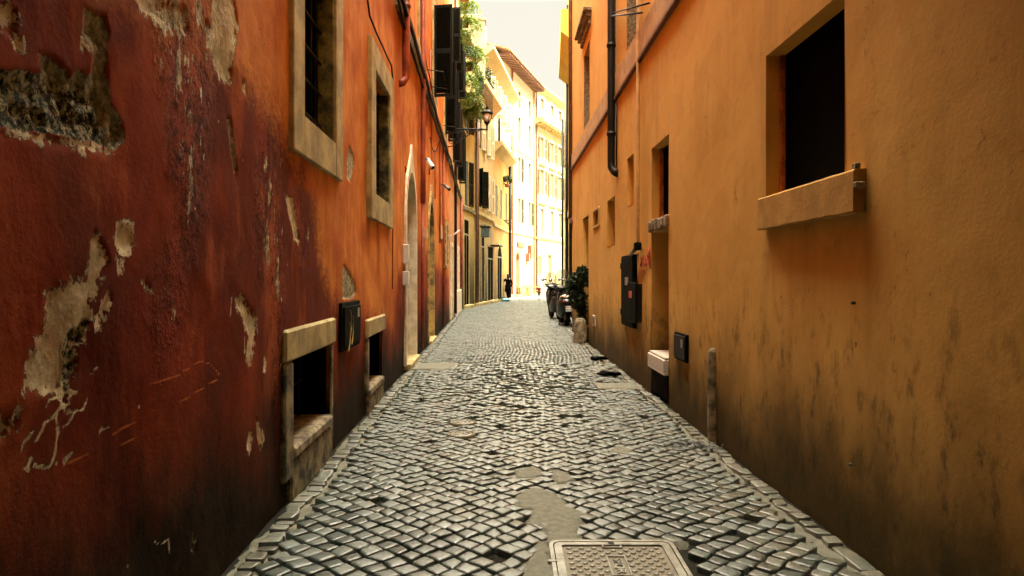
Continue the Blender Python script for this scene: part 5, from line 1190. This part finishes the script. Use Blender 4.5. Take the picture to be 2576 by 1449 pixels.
ferns = [  # picture x, y, distance, size, label
    (1163, 92, 26.5, .8, 'bright fern in a pot high on the salmon wall beside the tall open shutter'), (1178, 60, 33.5, 1.15, 'airy yellow-green fern just under the top edge, above the others'), (1190, 135, 34.5, 1.2, 'fern spilling over the terrace rail below the topmost one'),
    (1172, 205, 33.0, 1.15, 'long trailing fern in the middle of the hanging cascade'), (1180, 250, 33.4, 1.25, 'lower trailing fern above the lantern bracket'), (1193, 285, 34.4, 1.1, 'lowest bright fern hanging left of the street lantern'), (1170, 130, 33.8, 1.0, 'dark centred fern between the two upper ones'),
    (1170, 20, 34.5, 1.3, 'sparse fern cut by the top of the view'), (1182, 170, 34.6, 1.0, 'small pale fern by the slanting handrail')]
for i, (x, y, Y, s_, lab) in enumerate(ferns):
    loc = ((x - CX) / FPX * Y, Y, CAMH - (y - HY) / FPX * Y)
    t_ = thing('hanging_fern', lab, 'hanging plant', loc, random.random() * 6, 'ferns hanging at the end of the left row', False)
    P, D, L = fp[i % 3]; leaf_mesh('foliage', P * s_, D, L * s_ * 1.2, L * s_ * .34, M['leaf_fern' if i not in (6,) else 'leaf_mid'], t_, i)
    P2 = P * s_ * .8; P2[:, 2] -= .5 * s_ + np.abs(P2[:, 0]) * .5
    MB().lathe([(.02, -.14), (.08, -.14), (.11, .04), (.12, .06), (.10, .06)], (0, .1, 0), 12).build('pot', M['potdark'], t_)
    MB().tube([(0, 0, .08), (0, .25, .15), (0, .5, .12)], .012, 5).build('hook', M['iron'], t_)
def bush(n, c, r, seed, lo=.3):
    rg = np.random.default_rng(seed); k = max(4, n // 90); cc = rg.normal(size=(k, 3)); cc /= np.linalg.norm(cc, axis=1, keepdims=True); cc *= rg.random((k, 1)) ** .4 * np.array(r) * .8
    w = rg.integers(0, k, n); P = cc[w] + rg.normal(size=(n, 3)) * np.array(r) * .22; D = P / np.array(r) + rg.normal(size=(n, 3)) * .7 + np.array([0, 0, -.2])
    return P + np.array(c), D
for (x, y, Y, r, n, lab, nm) in ((1218, 205, 41.0, (.55, .9, .75), 900, 'dark leafy creeper bunched under the tan house eave', 'creeper'), (1200, 215, 36.5, (.35, .6, .6), 700, 'mid green bush on the olive house balcony', 'balcony_bush'), (1276, 452, 47.5, (.25, .4, .30), 350, 'small bright pot plant on the wall by the far black drainpipe', 'pot_plant')):
    t_ = thing(nm, lab, 'plant', ((x - CX) / FPX * Y, Y, CAMH - (y - HY) / FPX * Y), 0, None, False)
    P, D = bush(n, (0, 0, 0), r, int(x)); leaf_mesh('foliage', P, D, np.full(n, .13), np.full(n, .045), M['leaf_mid' if nm != 'creeper' else 'leaf_dark'], t_, 3)
    MB().tube([(0, 0, -r[2]), (.03, 0, -.1), (-.03, .05, r[2] * .5)], .03, 6).build('stem', M['iron'], t_)
    MB().lathe([(.02, -r[2] - .2), (.14, -r[2] - .2), (.18, -r[2]), (.15, -r[2])], (0, 0, 0), 12).build('pot', M['terra'], t_)
iv = thing('ivy_bush', 'dense dark green ivy bush leaning out of the ochre doorway behind the stone', 'plant', (1.66, 16.9, 0), 0, None, False)
rgi = np.random.default_rng(12); P = []; D = []
for (a, b, c, r, n) in ((-.06, 0, 1.42, .20, 700), (-.20, .05, 1.15, .17, 560), (-.10, 0, .98, .19, 520), (.02, .05, 1.60, .12, 260), (-.02, -.02, .76, .13, 300), (-.22, .0, 1.32, .11, 200), (0, 0, .55, .08, 120), (-.16, .1, .86, .10, 130)):
    d = rgi.normal(size=(n, 3)); d /= np.linalg.norm(d, axis=1, keepdims=True); P.append(np.array([a, b, c]) + d * r * (.35 + .8 * rgi.random((n, 1)))); D.append(d + rgi.normal(size=(n, 3)) * .5 + [0, 0, -.3])
P = np.concatenate(P) * np.array([.92, .92, 1.0]); D = np.concatenate(D); leaf_mesh('foliage', P, D, .05 + .045 * rgi.random(len(P)), .022 + .012 * rgi.random(len(P)), M['leaf_dark'], iv, 5)
q = MB()
for k in range(4): q.tube([(.05 + .02 * k, .03 * k, .3), (.03 - .03 * k, .02 * k, .8), (-.05 * k, .0, 1.3)], .012, 5)
q.build('stem', M['eavewood'], iv); MB().lathe([(.03, 0), (.13, 0), (.17, .30), (.18, .33), (.15, .33)], (.06, .05, 0), 16).build('pot', M['terra'], iv)

# ------------------------------------------------------------------ scooters
def loft(q, secs, n=16, e=2.6):
    """secs = [(y, z, half width, half height)] superellipse sections along y"""
    vs = []
    for (y, z, w, h) in secs:
        for k in range(n):
            a = 2 * math.pi * k / n; c, s_ = math.cos(a), math.sin(a)
            vs.append((w * math.copysign(abs(c) ** (2 / e), c), y, z + h * math.copysign(abs(s_) ** (2 / e), s_)))
    m_ = len(secs); F_ = [(i * n + k, i * n + (k + 1) % n, (i + 1) * n + (k + 1) % n, (i + 1) * n + k) for i in range(m_ - 1) for k in range(n)] + [tuple(range(n)), tuple((m_ - 1) * n + k for k in range(n))]
    q.add(vs, F_, True); return q
t = NT('scooter_paint_black'); n1 = t.noise(20, 3); M['spaint'] = t.fin(t.mix(n1, (0.003, 0.003, 0.003), (0.006, 0.006, 0.006)), .28, 0, .35)
M['tyre'] = simple('tyre_rubber', (0.005, 0.005, 0.005), .85, .2, 20, spec=0.1); M['chrome'] = simple('dull_chrome', (0.5, 0.5, 0.48), .25, .1, 10, metal=.9)
M['redlens'] = simple('red_lens', (0.25, 0.01, 0.008), .25, .1, 10); M['seatgrey'] = simple('pale_highlit_seat', (0.55, 0.46, 0.36), .6, .15, 10)  # pale seat, its bright highlight put into the colour
t = NT('smoked_windscreen'); t.fin((0.12, 0.13, 0.12), .10); t.b.inputs['Alpha'].default_value = 0.35; M['screen'] = t.m
def scooter(lab, loc, rz, screen=True, box=True, pale=False):
    t_ = thing('parked_scooter', lab, 'scooter', loc, rz, 'scooters parked along the right wall', False)
    def wheel(y, r, w):
        o = MB().lathe([(r - .09, -w * .8), (r - .02, -w), (r, -w * .5), (r + .005, 0), (r, w * .5), (r - .02, w), (r - .09, w * .8)], (0, y, r), 24, (1, 0, 0)); k = o.build('wheel', M['tyre'], t_)
        MB().lathe([(.03, -w * .9), (r - .09, -w * .7), (r - .085, w * .7), (.03, w * .9)], (0, y, r), 20, (1, 0, 0)).build('rim', M['camgrey'], k)
    wheel(-.62, .26, .065); wheel(.70, .26, .055)
    q = loft(MB(), [(-.98, .66, .05, .03), (-.92, .64, .14, .10), (-.70, .58, .23, .20), (-.35, .50, .25, .27), (-.05, .42, .22, .24), (.10, .34, .17, .12)]); q.build('body', M['spaint'], t_)
    q = loft(MB(), [(.0, .30, .17, .05), (.25, .28, .19, .05), (.42, .32, .17, .08)]); q.build('floorboard', M['blackplastic'], t_)
    q = MB(); prf = [(.28, .13, .38), (.38, .19, .37), (.55, .215, .41), (.72, .205, .46), (.86, .16, .50), (.96, .09, .53)]; vs = []
    for (z_, w_, y_) in prf:
        for k in range(7): u_ = k / 3 - 1; vs.append((w_ * u_, y_ + .10 * (1 - u_ * u_), z_))
        for k in range(7): u_ = 1 - k / 3; vs.append((w_ * u_ * .96, y_ - .02 + .03 * (1 - u_ * u_), z_))
    q.add(vs, [(a_ * 14 + k, a_ * 14 + (k + 1) % 14, (a_ + 1) * 14 + (k + 1) % 14, (a_ + 1) * 14 + k) for a_ in range(5) for k in range(14)] + [tuple(range(14)), tuple(70 + k for k in range(14))], True); q.build('leg_shield', M['spaint'], t_)
    q = loft(MB(), [(-.80, .80, .10, .03), (-.72, .82, .15, .05), (-.45, .79, .17, .06), (-.15, .76, .15, .055), (.05, .74, .09, .03)]); q.build('seat', M['seatgrey' if pale else 'blackplastic'], t_)
    loft(MB(), [(-.36 + 1.06 + .25, .44, .05, .02), (.86, .52, .07, .04), (.70, .56, .085, .05), (.55, .52, .08, .04), (.46, .44, .05, .02)]).build('front_mudguard', M['spaint'], t_)
    loft(MB(), [(-1.0, .40, .05, .012), (-.90, .50, .08, .02), (-.72, .55, .09, .02)]).build('rear_mudguard', M['blackplastic'], t_)
    MB().tube([(.07, .70, .26), (.07, .60, .55), (.04, .55, .9), (0, .50, 1.02)], .026, 8).tube([(-.07, .70, .26), (-.07, .60, .55), (-.04, .55, .9)], .026, 8).build('fork', M['camgrey'], t_)
    q = loft(MB(), [(.40, 1.03, .08, .03), (.48, 1.03, .20, .05), (.56, 1.03, .16, .08), (.64, 1.01, .07, .04)]); q.tube([(-.34, .40, 1.06), (-.2, .47, 1.04), (.2, .47, 1.04), (.34, .40, 1.06)], .018, 8); q.build('handlebar', M['spaint'], t_)
    for s_ in (-1, 1):
        m_ = MB().tube([(s_ * .22, .46, 1.05), (s_ * .27, .44, 1.18), (s_ * .32, .42, 1.24)], .008, 6).build('mirror', M['iron'], t_)
        MB().lathe([(.0, -.012), (.05, -.01), (.055, .008), (0, .012)], (s_ * .34, .42, 1.27), 14, (0, 1, .15)).build('glass', M['chrome'], m_)
        loft(MB(), [(-.97, .68, .02, .02), (-.93, .68, .035, .025), (-.86, .66, .03, .02)]).build('tail_lamp', M['redlens'], t_).location.x = s_ * .11
    MB().lathe([(0, .0), (.075, .005), (.085, -.03), (0, -.06)], (0, .655, .99), 16, (0, 1, 0)).build('headlight', M['lampglass'], t_)
    p_ = MB().rbox(-.085, .085, -1.035, -1.028, .42, .57, .002).build('number_plate', M['camwhite'], t_)
    for s_ in (-1, 1): MB().box(s_ * .077 - .007, s_ * .077 + .007, -1.037, -1.0345, .425, .565).build('side_strip', M['plateblue'], p_)
    me = text_mesh('DX 43', .05, .001); me.transform(Matrix.Rotation(R(90), 4, 'X')); me.transform(Matrix.Translation((0, -1.036, .53))); link_mesh('lettering', me, M['iron'], p_)
    me = text_mesh('8216', .06, .001); me.transform(Matrix.Rotation(R(90), 4, 'X')); me.transform(Matrix.Translation((0, -1.036, .462))); link_mesh('lettering', me, M['iron'], p_)
    MB().lathe([(.0, -.22), (.05, -.2), (.065, .0), (.06, .16), (.02, .24)], (.17, -.62, .30), 12, (0, 1, -.2)).build('exhaust', M['camgrey'], t_)
    for s_ in (-1, 1): MB().tube([(s_ * .12, -.05, .28), (s_ * .17, -.18, .01)], .014, 6).build('stand', M['iron'], t_)
    if screen:
        q = MB(); vs = []
        for i in range(7):
            z = 1.05 + i * .085; w = .24 * math.sin(math.pi * (.30 + .62 * (i / 6) ** 1.3 * .85)); 
            for k in range(9): u = k / 4 - 1; vs.append((w * u, .60 - .07 * u * u - .035 * i, z + .02 * (1 - u * u)))
        q.add(vs, [(i * 9 + k, i * 9 + k + 1, i * 9 + k + 10, i * 9 + k + 9) for i in range(6) for k in range(8)], True)
        o = q.build('windscreen', M['screen'], t_, True); md = o.modifiers.new('s', 'SOLIDIFY'); md.thickness = .004
    if box:
        b_ = MB(); loft(b_, [(-1.12, 1.0, .12, .08), (-1.08, 1.0, .19, .13), (-.90, 1.0, .215, .155), (-.78, 1.0, .19, .14), (-.74, 1.0, .14, .10)]); b_ = b_.build('top_box', M['spaint'], t_)
        loft(MB(), [(-1.126, 1.0, .10, .012), (-1.115, 1.0, .17, .02)]).build('reflector', M['redlens'], b_)
        q = MB(); q.tube([(-.1, -.75, .80), (-.1, -1.0, .855)], .012, 6).tube([(.1, -.75, .80), (.1, -1.0, .855)], .012, 6).rbox(-.12, .12, -1.02, -.78, .84, .86, .004).build('rack', M['iron'], t_)
    t_.scale = (1.15, 1.1, 1.1)
    return t_
M['plateblue'] = simple('plate_blue', (0.03, 0.07, 0.30), .5, .1, 10)
scooter('nearest scooter by the ochre wall corner, with tall clear windscreen and white number plate', (1.64, 22.4, 0), R(2), True, False, True)
scooter('middle scooter partly hidden behind the nearest one', (1.58, 25.9, 0), R(8), False, False)
scooter('farthest scooter, small and dark with a low windscreen', (1.86, 33.0, 0), R(5), True, False)
scooter('second farthest scooter with a pale seat', (2.12, 35.8, 0), R(4), False, False, True)

# ------------------------------------------------------------------ people
def skinned(name, joints, edges, mat, parent, sub=2):
    """joints {key: (x, y, z, r)}"""
    ks = list(joints); me = bpy.data.meshes.new(name); me.from_pydata([joints[k][:3] for k in ks], [(ks.index(a), ks.index(b)) for a, b in edges], [])
    o = bpy.data.objects.new(name + '_tmp', me); COL.objects.link(o); md = o.modifiers.new('skin', 'SKIN'); md.use_smooth_shade = True
    for i, k in enumerate(ks):
        sv = me.skin_vertices[0].data[i]; r = joints[k][3]; sv.radius = r if isinstance(r, tuple) else (r, r); sv.use_root = (i == 0)
    s_ = o.modifiers.new('sub', 'SUBSURF'); s_.levels = sub; s_.render_levels = sub
    dg = bpy.context.evaluated_depsgraph_get(); m2 = bpy.data.meshes.new_from_object(o.evaluated_get(dg)); bpy.data.objects.remove(o)
    m2.materials.clear(); m2.name = name; return link_mesh(name, m2, mat, parent)
M['skin'] = simple('skin', (0.42, 0.24, 0.15), .55, .08, 20, bump=.05); M['coat'] = simple('black_wool_coat', (0.003, 0.003, 0.003), .95, .2, 30, spec=0.02)
M['hair'] = simple('dark_hair', (0.004, 0.003, 0.002), .8, .3, 40); M['redshirt'] = simple('dark_red_cotton', (0.22, 0.02, 0.02), .85, .15, 30)
M['denim'] = simple('blue_denim', (0.02, 0.035, 0.06), .85, .2, 40); M['fairhair'] = simple('brown_hair', (0.10, 0.05, 0.025), .6, .3, 40)
def person(lab, loc, rz, H, mats, arms, stride, coat=False):
    p_ = thing('person', lab, 'person', loc, rz, None, False); k = H / 1.68
    J = {'pel': (0, 0, .93, .115), 'wst': (0, .0, 1.08, (.12, .095)), 'chs': (0, .01, 1.26, (.145, .10)), 'shc': (0, 0, 1.39, (.11, .08)), 'nck': (0, .0, 1.45, .05), 'hd0': (0, -.01, 1.52, .072), 'hd1': (0, -.005, 1.59, .085), 'hd2': (0, 0, 1.645, .062), 'nos': (0, -.085, 1.565, .014)}
    E = [('pel', 'wst'), ('wst', 'chs'), ('chs', 'shc'), ('shc', 'nck'), ('nck', 'hd0'), ('hd0', 'hd1'), ('hd1', 'hd2'), ('hd1', 'nos')]
    for i, s_ in ((0, -1), (1, 1)):
        kn, an = stride[i]; L = 'lr'[i]
        J.update({L + 'hip': (s_ * .09, 0, .87, .085), L + 'kne': (s_ * .09, kn, .50, .055), L + 'ank': (s_ * .09, an, .09, .035), L + 'toe': (s_ * .11, an - .15, .035, .03), L + 'shl': (s_ * .17, 0, 1.37, .055)})
        (ex, ey, ez), (hx, hy, hz) = arms[i]
        J.update({L + 'elb': (s_ * ex, ey, ez, .04), L + 'wri': (s_ * hx, hy, hz, .026)})
        d = Vector((s_ * (hx - ex), hy - ey, hz - ez)).normalized(); w = Vector((s_ * hx, hy, hz)); pm = w + d * .06
        J[L + 'plm'] = (*pm, (.036, .018))
        E += [('pel', L + 'hip'), (L + 'hip', L + 'kne'), (L + 'kne', L + 'ank'), (L + 'ank', L + 'toe'), ('shc', L + 'shl'), (L + 'shl', L + 'elb'), (L + 'elb', L + 'wri'), (L + 'wri', L + 'plm')]
        sd = d.cross(Vector((0, 1, .2))).normalized()
        for f_ in range(5):
            off = sd * (-.03 + .016 * f_); ln = (.045, .075, .085, .078, .06)[f_]; tip = pm + off * 1.3 + d * ln + Vector((0, -.01, -.01))
            if f_ == 0: tip = w + sd * -.055 + d * .07
            J[L + 'f%d' % f_] = (*tip, .008); E.append((L + 'plm' if f_ else L + 'wri', L + 'f%d' % f_))
    J = {a: (b[0] * k, b[1] * k, b[2] * k, tuple(v * k for v in b[3]) if isinstance(b[3], tuple) else b[3] * k) for a, b in J.items()}
    skinned('body', J, E, M['skin'], p_)
    def cl(keys, nm, mt, g, extra=None):
        JJ = {a: (*J[a][:3], tuple(v * g for v in J[a][3]) if isinstance(J[a][3], tuple) else J[a][3] * g) for a in keys}
        if extra: JJ.update(extra)
        skinned(nm, JJ, [e for e in E if e[0] in JJ and e[1] in JJ] + ([('pel', 'hem')] if extra else []), mt, p_)
    top = ['wst', 'chs', 'shc', 'lshl', 'rshl', 'lelb', 'relb', 'lwri', 'rwri']
    cl(['pel'] + top, 'coat' if coat else 'shirt', M[mats[0]], 1.32 if coat else 1.22)
    if coat:
        loftz = MB(); vs = []; n = 18
        for z, r in ((1.10, .145), (.95, .175), (.75, .205), (.56, .225), (.55, .20)):
            for q_ in range(n): a = 2 * math.pi * q_ / n; rr2 = r * (1 + .06 * math.sin(a * 5 + z * 4)); vs.append((rr2 * math.cos(a) * k, rr2 * .8 * math.sin(a) * k, z * k))
        loftz.add(vs, [(i * n + q_, i * n + (q_ + 1) % n, (i + 1) * n + (q_ + 1) % n, (i + 1) * n + q_) for i in range(4) for q_ in range(n)], True); loftz.build('coat_skirt', M[mats[0]], p_)
    cl(['pel', 'lhip', 'rhip', 'lkne', 'rkne', 'lank', 'rank'], 'trousers', M[mats[1]], 1.2)
    for L in 'lr':
        a = J[L + 'ank']; b = J[L + 'toe']; skinned('shoe', {'a': (a[0], a[1] + .03 * k, a[2] - .03 * k, .042 * k), 'b': (*b[:3], .036 * k), 'c': (a[0], a[1], a[2] + .06 * k, .045 * k)}, [('a', 'b'), ('a', 'c')], M['tyre'], p_)
    h_ = J['hd1']; q = MB(); b = blob(.105 * k, (h_[0], h_[1] + .022 * k, h_[2] + .025 * k), 8, (.92, 1.0, 1.02 if not coat else 1.15), .15, 9)
    q.add(*b, True)
    if coat: q.add(*blob(.095 * k, (0, .05 * k, 1.47 * k), 8, (1.05, .7, 1.35), .2, 8), True)
    q.build('hair', M[mats[2]], p_)
    for s_ in (-1, 1): MB().lathe([(0, -.004), (.011, 0), (0, .005)], (s_ * .03 * k, h_[1] - .082 * k, h_[2] - .005), 8, (0, -1, 0)).build('eye', M['camwhite'], p_)
    return p_
person('person in long black coat walking on the left, hand raised to head', (-.27, 47.6, 0), R(200), 1.68, ('coat', 'coat', 'hair'), [((.30, .02, 1.10), (.26, -.12, .86)), ((.30, -.12, 1.18), (.10, -.16, 1.46))], [(-.10, -.16), (.06, .22)], True)
person('small child in dark red top and jeans far down the lane', (1.80, 47.6, 0), R(20), .98, ('redshirt', 'denim', 'fairhair'), [((.36, -.08, 1.22), (.56, -.18, 1.30)), ((.24, .0, 1.12), (.22, -.06, .88))], [(.0, .0), (-.02, .0)])

# ------------------------------------------------------------------ unseen block added over the lane to darken its near end
ar = thing('added_shade_block', 'unseen ochre block added over the lane to darken its near end', 'house', (0, -5, 0))
MB().box(-1.37, 1.93, -9.2, 3.3, 4.1, 15.5).build('wall', M['ochre'], ar)
for k in range(7): MB().box(-1.34, 1.9, -8.8 + k * 1.7, -8.6 + k * 1.7, 3.92, 4.098).build('beam', M['eavewood'], ar)
